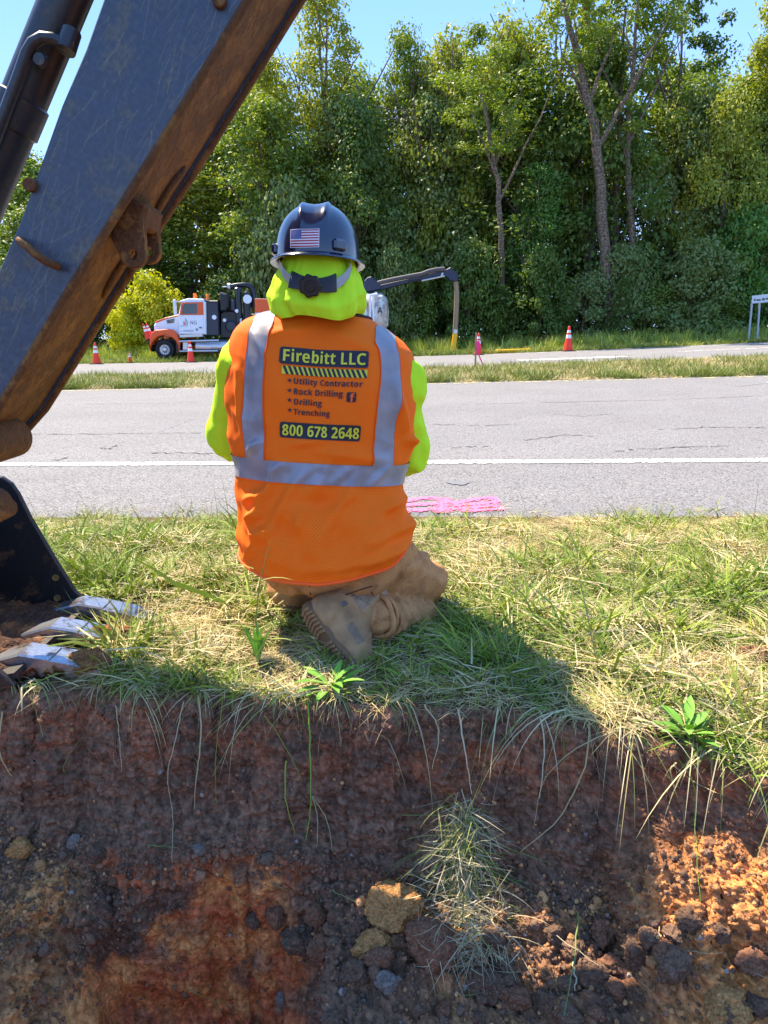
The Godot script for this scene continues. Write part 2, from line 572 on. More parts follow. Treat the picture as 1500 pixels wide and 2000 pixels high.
	tri_map(asphalt, 0.62)
	var tone := func(x, d, base: float) -> Color:
		var a := nz.get_noise_2d(x * 16.0, d * 60.0) * 0.10 + nz.get_noise_2d(x * 70.0, d * 70.0) * 0.06
		var track := -0.05 * exp(-pow((d - 6.2) / 0.5, 2)) - 0.05 * exp(-pow((d - 8.0) / 0.5, 2))
		var t: float = base * (1.0 + a + track)
		return L(t, t * 0.985, t * 0.985)
	var rx := axis_steps([-120.0, -14.0, 6.0, 14.0, 0.4, 120.0, 6.0])
	var edge_noise := func(x) -> float: return nz.get_noise_2d(x * 40.0, 50.0) * 0.13 + nz.get_noise_2d(x * 240.0, 5.0) * 0.02
	var r1 := sheet(rx, axis_steps([3.2, 4.6, 0.14, 12.7, 0.5]), func(x, d):
		var dd: float = d + (edge_noise.call(x) if d < 3.21 else 0.0)
		return [Vector3(x, land(x, dd) + 0.012 - (0.05 if d < 3.21 else 0.0), -dd), tone.call(x, d, 0.33 if d > 4.6 else 0.31)])
	var road := part("road", r1, asphalt)
	tag(road, "", "", "", "structure")
	var far := part("far_road", sheet(rx, axis_steps([18.9, 28.1, 0.6]), func(x, d): return [Vector3(x, land(x, d) + 0.02, -d), tone.call(x, d, 0.36)]), asphalt)
	tag(far, "", "", "", "structure")
	# paint: small cells so that the wear has ragged edges
	var paint := mat("road_paint_white", Color(0.82, 0.81, 0.77), 0.75)
	var line := func(x0, x1, d0, d1, cell, wear, up) -> MB:
		var b := MB.new()
		var nu := int((x1 - x0) / cell)
		var nv := maxi(1, int((d1 - d0) / cell + 0.5))
		for i in nu:
			for j in nv:
				var x: float = x0 + i * cell
				var d: float = d0 + (d1 - d0) * j / nv
				var d2: float = d0 + (d1 - d0) * (j + 1) / nv
				var e := nz2.get_noise_2d(x * 900.0, d * 900.0) + 0.7 * nz.get_noise_2d(x * 130.0, d * 300.0)
				var ed: float = 0.16 if (j == 0 or j == nv - 1) else 0.0
				if e > wear - ed: continue
				b.face([Vector3(x, land(x, d) + up, -d), Vector3(x + cell, land(x + cell, d) + up, -d), Vector3(x + cell, land(x + cell, d2) + up, -d2), Vector3(x, land(x, d2) + up, -d2)])
		return b
	part("edge_line", line.call(-4.5, 4.6, 4.66, 4.80, 0.012, 0.30, 0.0165), paint, road)
	part("edge_line", line.call(-14.0, -4.5, 4.66, 4.80, 0.05, 0.46, 0.0165), paint, road)
	part("edge_line", line.call(4.6, 14.0, 4.66, 4.80, 0.05, 0.46, 0.0165), paint, road)
	part("lane_dash", line.call(6.0, 9.0, 11.2, 11.33, 0.05, 0.4, 0.0165), paint, road)
	var gold := mat("road_paint_yellow", Color(0.80, 0.72, 0.50), 0.8)
	part("median_line", line.call(-12.0, 13.0, 12.38, 12.50, 0.06, 0.10, 0.0165), gold, road)
	part("lane_arrow", line.call(4.0, 7.2, 21.2, 22.0, 0.10, 0.32, 0.026), paint, far)
	part("lane_dash", line.call(9.5, 13.0, 23.4, 23.6, 0.12, 0.3, 0.026), paint, far)
	part("edge_line", line.call(-22.0, 22.0, 27.3, 27.45, 0.15, 0.0, 0.026), paint, far)
	# cracks
	var tar := mat("crack_shadow_gap", Color(0.16, 0.15, 0.15), 0.95)
	var cracks := [[[55, 905], [95, 895], [135, 884]], [[310, 838], [345, 826], [378, 812]], [[195, 868], [215, 870], [228, 862]], [[30, 840], [200, 841], [420, 840]], [[1390, 762], [1440, 768], [1500, 764]], [[850, 757], [890, 766], [905, 776]], [[1080, 812], [1140, 816], [1200, 812]], [[850, 828], [940, 832], [1010, 829]], [[1290, 842], [1380, 838], [1500, 840]], [[40, 781], [250, 782], [400, 780]], [[880, 872], [960, 870]], [[1200, 880], [1330, 874], [1420, 872]], [[300, 878], [420, 880]], [[900, 792], [1100, 790], [1300, 789], [1500, 784]], [[1020, 860], [1100, 850], [1160, 853]]]
	for cr in cracks:
		var b := MB.new()
		var pts := []
		for k in cr.size() - 1:
			var n := 14
			for q in n:
				var t := float(q) / n
				var g := G(lerpf(cr[k][0], cr[k + 1][0], t), lerpf(cr[k][1], cr[k + 1][1], t), 0.0)
				g += Vector3(rng.randf_range(-0.02, 0.02), 0, rng.randf_range(-0.03, 0.03))
				pts.append(g)
		for q in pts.size() - 1:
			var w := 0.004 + 0.006 * absf(nz.get_noise_2d(q * 30.0, pts[q].x * 50.0)) * 2.0
			if rng.randf() < 0.12: continue
			var a: Vector3 = pts[q]
			var c: Vector3 = pts[q + 1]
			var up := func(p: Vector3, o: float) -> Vector3: return Vector3(p.x, land(p.x, -p.z - o) + 0.0158, p.z + o)
			b.face([up.call(a, -w), up.call(c, -w), up.call(c, w), up.call(a, w)])
		part("crack", b, tar, road)
	# tar spot and grit on the hard shoulder
	var spot := MB.new()
	var pp := []
	for k in 18:
		var a := TAU * k / 18
		var c0 := G(895, 938)
		var p := c0 + Vector3(cos(a) * 0.062 * (1.0 + 0.25 * sin(a * 3.0)), 0, -sin(a) * 0.055 * (1.0 + 0.2 * cos(a * 5.0)))
		pp.append(Vector3(p.x, land(p.x, -p.z) + 0.0162, p.z))
	spot.face(pp)
	part("tar_spot", spot, mat("tar_spot", Color(0.42, 0.42, 0.43), 0.7), road)
	# pink utility mark sprayed on the shoulder
	var pink := MB.new()
	var cell := 0.008
	for i in 62:
		for j in 44:
			var x := 0.10 + i * cell
			var d := 3.33 + j * cell
			var u := (x - 0.10) / 0.49
			var w := (d - 3.33) / 0.35
			var q := 1.0
			for st in [[0.0, 0.12, 0.42, 0.20], [0.0, 0.45, 0.30, 0.50], [0.02, 0.72, 0.3, 0.95], [0.3, 0.92, 0.55, 0.55], [0.36, 0.0, 0.42, 0.85], [0.5, 0.55, 0.98, 0.98], [0.98, 0.98, 0.96, 0.62], [0.55, 0.42, 0.96, 0.62], [0.5, 0.18, 0.9, 0.42], [0.62, 0.1, 0.98, 0.2], [0.9, 0.42, 0.98, 0.2]]:
				var a := Vector2(st[0], st[1])
				var e := Vector2(st[2], st[3])
				var pt := Vector2(u, w)
				var cl := Geometry2D.get_closest_point_to_segment(pt, a, e)
				q = minf(q, ((pt - cl) * Vector2(1.35, 1.0)).length())
			var lim := 0.115 + nz.get_noise_2d(x * 500.0, d * 500.0) * 0.06
			if q + absf(nz2.get_noise_2d(x * 2600.0, d * 1400.0)) * 0.15 > lim: continue
			pink.face([Vector3(x, land(x, d) + 0.0166, -d), Vector3(x + cell, land(x + cell, d) + 0.0166, -d), Vector3(x + cell, land(x, d + cell) + 0.0166, -d - cell), Vector3(x, land(x, d + cell) + 0.0166, -d - cell)])
	tag(part("spray_paint_mark", pink, mat("pink_spray", Color(0.92, 0.40, 0.54), 0.8)), "pink utility locating mark sprayed on the grey road shoulder", "paint mark")

func bumps(x: float, d: float) -> float:
	var w := smooth(3.35, 2.9, d)
	return (nz.get_noise_2d(x * 110.0, d * 110.0) * 0.035 + nz2.get_noise_2d(x * 330.0, d * 330.0) * 0.012) * w

func ground_tone(x: float, d: float) -> Color:
	var a := nz.get_noise_2d(x * 60.0, d * 60.0)
	if d < 3.7:
		return L(0.13, 0.085, 0.045).lerp(L(0.20, 0.15, 0.07), clampf(0.5 + a, 0, 1))
	if d > 12.0 and d < 19.5:
		return L(0.22, 0.18, 0.085).lerp(L(0.12, 0.12, 0.04), clampf(0.35 + a, 0, 1))
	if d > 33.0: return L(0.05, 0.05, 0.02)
	return L(0.13, 0.13, 0.04)

# ---------------------------------------------------------------- trees and shrubs
# one leaf: a folded kite
func leaf(m: MB, p: Vector3, n: Vector3, dir: Vector3, ln: float, wd: float) -> void:
	var side := n.cross(dir).normalized() * wd * 0.5
	var s := m.v.size()
	var mid := p + dir * ln * 0.45
	m.add(p); m.add(mid + side + n * wd * 0.15); m.add(p + dir * ln); m.add(mid - side + n * wd * 0.15)
	m.tri(s, s + 1, s + 2); m.tri(s, s + 2, s + 3)

func rdir() -> Vector3:
	while true:
		var p := Vector3(rng.randf_range(-1, 1), rng.randf_range(-1, 1), rng.randf_range(-1, 1))
		var l := p.length_squared()
		if l > 0.02 and l < 1.0: return p / sqrt(l)
	return Vector3.UP

# crown in a unit space: radius about 1 in x and z, height 1 in y; clumps of leaves along a rough outline
const ASPECT := {"round": 2.3, "tall": 4.2, "column": 3.6, "mound": 1.5, "open": 2.6, "cone": 3.2}

func crown_mesh(seed_: int, clumps: int, per: int, leaf_len: float, shape: String) -> ArrayMesh:
	rng.seed = seed_
	var asp: float = ASPECT[shape]
	var m := MB.new()
	for k in clumps:
		var t := (k + rng.randf()) / clumps
		var h := t
		var rad := 0.0
		match shape:
			"round": rad = sin(PI * pow(lerpf(0.10, 0.98, h), 0.9))
			"tall": rad = pow(1.0 - h, 0.36) * lerpf(0.8, 1.0, sin(h * PI))
			"column": rad = 0.75 * pow(sin(PI * lerpf(0.12, 0.97, h)), 0.5)
			"mound": rad = sqrt(maxf(0.0, 1.0 - h * h)) * 0.95
			"open": rad = 0.9 * pow(sin(PI * lerpf(0.2, 0.97, h)), 0.8)
			"cone": rad = 0.95 * (1.0 - h)
		rad *= rng.randf_range(0.55, 1.08)
		var a := rng.randf() * TAU
		var rr := rad * sqrt(rng.randf_range(0.25, 1.0))
		var c := Vector3(cos(a) * rr, h * asp, sin(a) * rr)
		var cr := rng.randf_range(0.18, 0.38) * (0.75 if shape == "open" else 1.0)
		for q in per:
			var d := rdir()
			d.y = d.y * 0.8 + 0.15
			var p := c + Vector3(d.x * cr, d.y * cr * 0.75, d.z * cr) * pow(rng.randf(), 0.42)
			var n := (d * 0.7 + Vector3.UP * 0.55 + rdir() * 0.8).normalized()
			var dr := rdir()
			dr = (dr - n * dr.dot(n)).normalized()
			dr = (dr + Vector3.DOWN * 0.35).normalized()
			m.col = L(1.0, 1.0, 0.9).lerp(L(1.25, 0.97, 0.8), rng.randf())
			var l := leaf_len * rng.randf_range(0.6, 1.25)
			leaf(m, p, n, dr, l, l * 0.66)
	return m.mesh()

# trunk and limbs, height 1, radius given in units of height
func trunk_mesh(seed_: int, r0: float, forks: int, lean: float) -> ArrayMesh:
	rng.seed = seed_
	var m := MB.new()
	var path := []
	var rad := []
	var off := Vector3.ZERO
	var ld := Vector3(rng.randf_range(-1, 1), 0, rng.randf_range(-1, 1)) * lean
	for i in 13:
		var t := i / 12.0
		off += Vector3(rng.randf_range(-1, 1), 0, rng.randf_range(-1, 1)) * 0.006
		path.append(Vector3(0, t * 0.93, 0) + ld * t * t + off)
		rad.append(r0 * (1.35 if i == 0 else 1.0) * pow(1.0 - t, 0.75) + 0.0015)
	m.tube(path, rad, 8)
	for k in forks:
		var i := rng.randi_range(3, 9)
		var a: Vector3 = path[i]
		var dr := rdir()
		dr.y = absf(dr.y) + 0.9
		dr = dr.normalized()
		var ln := rng.randf_range(0.16, 0.34)
		var p2 := []
		var r2 := []
		for j in 6:
			var t := j / 5.0
			p2.append(a + dr * ln * t + Vector3(0, 0.05 * t * t, 0) + rdir() * 0.008 * t)
			r2.append(rad[i] * 0.62 * (1.0 - t) + 0.0012)
		m.tube(p2, r2, 6)
		for e in 2:
			var b: Vector3 = p2[3]
			var d2 := (dr + rdir() * 0.9).normalized()
			m.tube([b, b + d2 * ln * 0.3, b + d2 * ln * 0.55 + Vector3(0, 0.02, 0)], [r2[3] * 0.7, r2[3] * 0.4, 0.001], 5)
	return m.mesh()

var crowns := {}
var trunks := []

func leaf_mat(called: String, srgb: Color) -> StandardMaterial3D:
	if mats.has(called): return mats[called]
	var m := vmat(called, 0.55, 0.45)
	m.albedo_color = srgb
	m.backlight_enabled = true
	m.backlight = Color(1.0, 1.0, 0.42) * 0.9
	return m

func tree(called: String, base: Vector3, h: float, wide: float, low: float, shape: String, var_: int, material: Material, bark: Material, label: String, group: String, lean := 0.0, squash := 1.0) -> Node3D:
	var t := thing(called, base, label, "bush" if called.contains("bush") or called.contains("shrub") else "tree", group, 0.0)
	var tr := put("trunk", trunks[var_ % trunks.size()], bark, t)
	tr.scale = Vector3(h * lerpf(1.0, 1.4, lean), h * 0.97, h * lerpf(1.0, 1.4, lean))
	tr.rotation.y = rng.randf() * TAU
	var set_: Array = crowns[shape]
	var c := put("crown", set_[var_ % set_.size()], material, t)
	c.position.y = h * low
	c.scale = Vector3(wide * 0.5, h * (1.0 - low) / (ASPECT[shape] as float), wide * 0.5 * squash)
	c.rotation.y = rng.randf() * TAU
	return t

func at_px(px: float, d: float) -> Vector3:
	var p := W(px, 640, d)
	return Vector3(p.x, land(p.x, d) - 0.05, -d)

func top_h(py: float, d: float) -> float:
	return W(750, py, d).y

# what the tree stands beyond, by the things one can find there
func beside(px: float) -> String:
	var stops := [-60, 60, 180, 330, 420, 500, 610, 715, 800, 885, 940, 1000, 1060, 1150, 1240, 1330, 1420, 1500, 1600]
	var w := ["far past the excavator arm", "beyond the hydraulic cylinder", "beyond the excavator arm", "behind the yellow-green bush", "behind the truck's cab", "behind the truck's blower unit", "behind the worker's hard hat", "behind the truck's tank", "beyond the base of the boom", "beyond the middle of the boom", "beyond the hanging hose", "beyond the wooden stake", "beyond the yellow pipe", "beyond the tall cone", "next to the pale forked trunk", "between forked trunk and sign", "near the roadside sign", "behind the roadside sign", "just past the roadside sign", "far past the roadside sign"]
	for i in stops.size():
		if px < stops[i]: return w[i]
	return w[-1]

func build_trees() -> void:
	crowns = {
		"round": [crown_mesh(101, 76, 190, 0.052, "round"), crown_mesh(102, 70, 205, 0.050, "round"), crown_mesh(103, 82, 180, 0.054, "round")],
		"tall": [crown_mesh(111, 110, 150, 0.060, "tall"), crown_mesh(112, 104, 160, 0.062, "tall")],
		"column": [crown_mesh(121, 100, 150, 0.064, "column"), crown_mesh(122, 104, 145, 0.062, "column")],
		"mound": [crown_mesh(131, 60, 150, 0.072, "mound"), crown_mesh(132, 56, 160, 0.076, "mound"), crown_mesh(133, 64, 145, 0.07, "mound")],
		"open": [crown_mesh(141, 52, 120, 0.060, "open"), crown_mesh(142, 46, 125, 0.060, "open")],
		"cone": [crown_mesh(151, 60, 120, 0.075, "cone")]}
	for k in 5: trunks.append(trunk_mesh(200 + k, [0.012, 0.015, 0.010, 0.013, 0.017][k], 6 + k, [0.02, 0.05, 0.03, 0.06, 0.04][k]))
	rng.seed = 900
	var bark := mat("bark", Color(0.60, 0.53, 0.46), 0.95, 0.0, 0.2)
	bark.albedo_texture = tone_tex(256, 61, 0.03, Color(0.55, 0.52, 0.48), Color(1, 1, 1), 4, 1.8)
	bark.normal_enabled = true
	bark.normal_texture = bump_tex(256, 62, 0.04, 8.0)
	tri_map(bark, 0.9)
	var dark := leaf_mat("leaves_dark", Color(0.40, 0.49, 0.23))
	var mid := leaf_mat("leaves_mid", Color(0.49, 0.57, 0.25))
	var sunny := leaf_mat("leaves_yellow_green", Color(0.62, 0.65, 0.27))
	var grey := leaf_mat("leaves_grey_green", Color(0.52, 0.58, 0.36))
	var lime := leaf_mat("leaves_lime", Color(0.74, 0.75, 0.14))
	var fresh := leaf_mat("leaves_fresh", Color(0.42, 0.58, 0.28))
	# crown tops read from the photograph: [px, py of top, distance, width, low, shape, leaves, label]
	var named := [
		[640, -30, 39.0, 5.6, 0.22, "tall", sunny, "tall slender yellow-green tree rising alone above the canopy behind the hard hat"],
		[545, 120, 38.0, 5.0, 0.10, "tall", sunny, "yellow-green tree with a leaning pointed top between the excavator arm and the tallest slender tree"],
		[785, 62, 40.0, 4.2, 0.2, "tall", mid, "narrow tree with a small pointed top beside the dip in the canopy"],
		[870, 88, 39.0, 6.5, 0.10, "round", sunny, "broad golden-green tree with a rounded top under the dip in the canopy"],
		[560, 380, 34.6, 4.6, 0.03, "mound", grey, "pale grey-green leafy tree growing low right behind the truck and the worker"],
		[975, 60, 38.5, 6.0, 0.12, "round", sunny, "full yellow-green tree beside the tree with pale forked trunk"],
		[1185, -60, 36.5, 7.0, 0.42, "open", mid, "tall tree with a pale forked trunk and open branching crown"],
		[1290, -40, 38.0, 6.0, 0.45, "open", dark, "thin open tree with bare upper branches against the sky"],
		[1085, -50, 38.0, 6.4, 0.30, "open", sunny, "high spreading yellow-green tree left of the pale forked trunk"],
		[1475, -60, 37.0, 6.0, 0.15, "tall", sunny, "tall bright tree beyond the roadside sign"],
		[1385, 190, 35.6, 5.4, 0.12, "round", sunny, "bright green rounded tree standing above the roadside sign"],
		[1040, 330, 34.8, 3.6, 0.06, "column", fresh, "fresh green slender young tree behind the traffic cone by the yellow pipe"],
		[68, 255, 41.0, 4.0, 0.2, "tall", mid, "small pointed tree top showing between the hydraulic cylinder and the arm"],
		[700, 215, 37.0, 6.0, 0.05, "round", dark, "dark dense tree directly behind the worker's hard hat"]]
	var i := 0
	for a in named:
		var b := at_px(a[0], a[2])
		tree("woodland_tree", b, top_h(a[1], a[2]) - b.y, a[3], a[4], a[5], i, a[6], bark, a[7], "trees of the roadside wood")
		i += 1
	# the pale forked trunks that show through the leaves
	for tk in [[1195, 600, 1165, 260, 1100, 0, 33.9, 0.26, "pale forked trunk of an old tree standing bare before dark foliage"], [985, 590, 975, 370, 940, 180, 33.8, 0.15, "slim pale trunk rising out of the undergrowth near the vertical hose"], [1245, 560, 1225, 250, 1250, -20, 34.4, 0.15, "thin straight trunk with high branches close by the pale forked trunk"]]:
		var d: float = tk[6]
		var a := at_px(tk[0], d)
		var b := W(tk[2], tk[3], d)
		var c := W(tk[4], tk[5], d)
		var tt := thing("tree_stem", a, tk[8], "tree", "")
		var m := MB.new()
		var pts := []
		var rad := []
		for k in 14:
			var t := k / 13.0
			var p := a.lerp(b, t * 2.0) if t < 0.5 else b.lerp(c, t * 2.0 - 1.0)
			pts.append(p - a + rdir() * 0.05)
			rad.append(tk[7] * lerpf(1.15, 0.35, t))
		m.tube(pts, rad, 9)
		var fork := MB.new()
		for e in 4:
			var s: Vector3 = pts[6 + e]
			var dr := Vector3([0.5, -0.55, 0.35, -0.3][e], 1.0, rng.randf_range(-0.3, 0.3)).normalized()
			var ln: float = [5.5, 3.6, 3.0, 2.5][e]
			var q := []
			for k in 7: q.append(s + dr * ln * k / 6.0 + rdir() * 0.06 * k / 3.0 + Vector3(0, 0.02 * k * k * 0.3, 0))
			fork.tube(q, [rad[6 + e] * 0.6, rad[6 + e] * 0.52, rad[6 + e] * 0.45, rad[6 + e] * 0.36, rad[6 + e] * 0.26, rad[6 + e] * 0.16, 0.01], 7)
		part("trunk", m, bark, tt)
		part("branches", fork, bark, tt)
		var cr := put("crown", crowns["open"][0], mid, tt)
		cr.position = Vector3(pts[13]) - Vector3(0, 2.5, 0)
		cr.scale = Vector3(2.4, 1.9, 2.4)
	# the rest of the wood: alike trees, row behind row
	var kinds := [mid, dark, sunny, grey, mid, dark]
	var words_ := ["mid-green", "dark green", "yellow-green", "grey-green", "mid-green", "dark green"]
	for row in 3:
		var d: float = [37.5, 42.0, 47.0][row]
		var n: int = [14, 14, 14][row]
		for k in n:
			var px := lerpf(-260, 1800, (k + rng.randf_range(0.25, 0.75)) / n)
			var cap := pw([-300, 0, 60, 200, 400, 500, 720, 800, 900, 980, 1120, 1200, 1300, 1400, 1460, 1800], [470, 380, 330, 240, 210, 130, 110, 100, 105, 60, 0, 90, 70, 130, 20, 20], px)
			var py: float = cap + rng.randf_range(10, 60) + [60, 15, 0][row]
			var dd := d + rng.randf_range(-1.5, 1.5)
			var b := at_px(px, dd)
			var q := rng.randi() % 6
			var sh: String = pick(["round", "tall", "round", "column"])
			tree("woodland_tree", b, top_h(py, dd) - b.y, rng.randf_range(6.5, 9.5), [0.04, 0.1, 0.1][row], sh, k + row, kinds[q], bark, "%s %s tree of the wood's %s row, %s" % [words_[q], {"round": "rounded", "tall": "pointed", "column": "columnar"}[sh], ["front", "middle", "back"][row], beside(px)], "trees of the roadside wood")
	# shrubs along the edge of the wood
	for k in 24:
		var px := lerpf(-150, 1720, (k + rng.randf_range(0.2, 0.8)) / 24.0)
		var d := rng.randf_range(33.2, 34.8)
		var b := at_px(px, d)
		var hh := rng.randf_range(2.2, 4.6)
		if absf(px - 300) < 120: continue
		var q = pick([dark, dark, mid, grey, fresh])
		var w_: String = {dark: "dark green", mid: "mid-green", grey: "grey-green", fresh: "fresh green"}[q]
		tree("edge_shrub", b, hh, rng.randf_range(3.4, 5.4), 0.0, "mound", k, q, bark, "%s %s shrub edging the wood, %s" % [w_, "low" if hh < 2.9 else ("tall" if hh > 3.9 else "middling"), beside(px)], "shrubs at the edge of the wood", 0.0, 0.7)
	for a in [[1350, 480, 33.4, 5.2, grey, "pale grey-green shrub with rusty leaves spreading near the roadside sign"], [1440, 420, 34.0, 4.6, fresh, "green shrub directly behind the roadside sign"], [620, 520, 33.6, 3.2, mid, "leafy shrub hidden partly behind the truck's tank"]]:
		var b := at_px(a[0], a[2])
		tree("edge_shrub", b, top_h(a[1], a[2]) - b.y, a[3], 0.0, "mound", int(a[0]), a[4], bark, a[5], "shrubs at the edge of the wood", 0.0, 0.7)
	for a in [[1215, 545, 32.8, 2.0, "small dark cedar of conical shape under the pale forked trunk"], [975, 560, 33.0, 2.2, "conical dark cedar beside the slim pale trunk"]]:
		var b := at_px(a[0], a[2])
		tree("cedar_tree", b, top_h(a[1], a[2]) - b.y, a[3], 0.0, "cone", 0, dark, bark, a[4], "")
	var yb := at_px(300, 33.0)
	tree("yellow_bush", yb, top_h(545, 33.0) - yb.y, 4.0, 0.0, "mound", 1, lime, bark, "bright yellow-green bush behind the hood of the truck", "", 0.0, 0.8)
	yb = at_px(246, 32.6)
	tree("yellow_bush", yb, top_h(585, 32.6) - yb.y, 2.6, 0.0, "mound", 2, lime, bark, "lower yellow-green bush next to the arm, away from the truck", "", 0.0, 0.8)

# ---------------------------------------------------------------- grass
func blade(m: MB, o: Vector3, dir: Vector3, ln: float, w: float, droop: float, segs := 3, twist := 0.0) -> void:
	var up := Vector3.UP
	var sd := dir.cross(up)
	if sd.length() < 0.05: sd = Vector3.RIGHT
	sd = sd.normalized().rotated(dir.normalized(), twist)
	var p := o
	var dd := dir.normalized()
	var s := m.v.size()
	for i in segs:
		var t := float(i) / segs
		var ww := w * 0.5 * (1.0 - t * t * 0.85)
		m.add(p + sd * ww); m.add(p - sd * ww)
		dd = (dd + Vector3.DOWN * droop / segs).normalized()
		p += dd * ln / segs
	m.add(p)
	for i in segs - 1: m.quad(s + i * 2, s + i * 2 + 1, s + i * 2 + 3, s + i * 2 + 2)
	m.tri(s + segs * 2 - 2, s + segs * 2 - 1, s + segs * 2)

func tuft(seed_: int, n: int, ln: float, w: float, spread: float, lie: float, droop: float, base: Color, tip: Color) -> ArrayMesh:
	rng.seed = seed_
	var m := MB.new()
	for k in n:
		var a := rng.randf() * TAU
		var dir := Vector3(cos(a) * lie * rng.randf_range(0.3, 1.2), rng.randf_range(0.6, 1.0) * (1.0 - lie * 0.75), sin(a) * lie * rng.randf_range(0.3, 1.2))
		var o := Vector3(rng.randf_range(-1, 1), 0, rng.randf_range(-1, 1)) * spread
		if lie > 0.9: o.y = rng.randf_range(0.0, 0.03)
		m.col = base.lerp(tip, rng.randf()) * rng.randf_range(0.75, 1.25)
		blade(m, o, dir, ln * rng.randf_range(0.45, 1.25), w * rng.randf_range(0.7, 1.3), droop * rng.randf_range(0.3, 1.5), 2 if w < 0.006 else 3, rng.randf_range(-0.8, 0.8))
	return m.mesh()

func scatter(called: String, m: Mesh, material: Material, places: Array, tints: Array) -> MultiMeshInstance3D:
	var mm := MultiMesh.new()
	mm.transform_format = MultiMesh.TRANSFORM_3D
	mm.use_colors = true
	mm.mesh = m
	mm.instance_count = places.size()
	for i in places.size():
		mm.set_instance_transform(i, places[i])
		mm.set_instance_color(i, tints[i])
	var o := MultiMeshInstance3D.new()
	o.name = numbered(called)
	o.multimesh = mm
	o.material_override = material
	add_child(o)
	return o

func blade_mat(called: String) -> StandardMaterial3D:
	var m := vmat(called, 0.6, 0.35)
	m.backlight_enabled = true
	m.backlight = Color(0.9, 1.0, 0.5) * 0.6
	return m

# how green (1) or strawy (0) the verge is, read from the photograph
func greenness(x: float, d: float) -> float:
	var g := 0.50 + nz.get_noise_2d(x * 55.0, d * 75.0) * 1.3
	g += 0.5 * exp(-(pow((x + 1.1) / 0.55, 2) + pow((d - 2.7) / 0.5, 2)))
	g += 0.5 * exp(-(pow((x - 0.25) / 0.3, 2) + pow((d - 1.75) / 0.3, 2)))
	g += 0.35 * exp(-(pow((x - 0.9) / 0.6, 2) + pow((d - 2.1) / 0.2, 2)))
	g -= 0.5 * exp(-(pow((x - 0.8) / 0.7, 2) + pow((d - 2.8) / 0.25, 2)))
	g -= 0.35 * exp(-(pow((x - 0.75) / 0.3, 2) + pow((d - 1.65) / 0.15, 2)))
	g -= 0.4 * exp(-(pow((x + 0.45) / 0.35, 2) + pow((d - 1.6) / 0.15, 2)))
	return clampf(g, 0, 1)

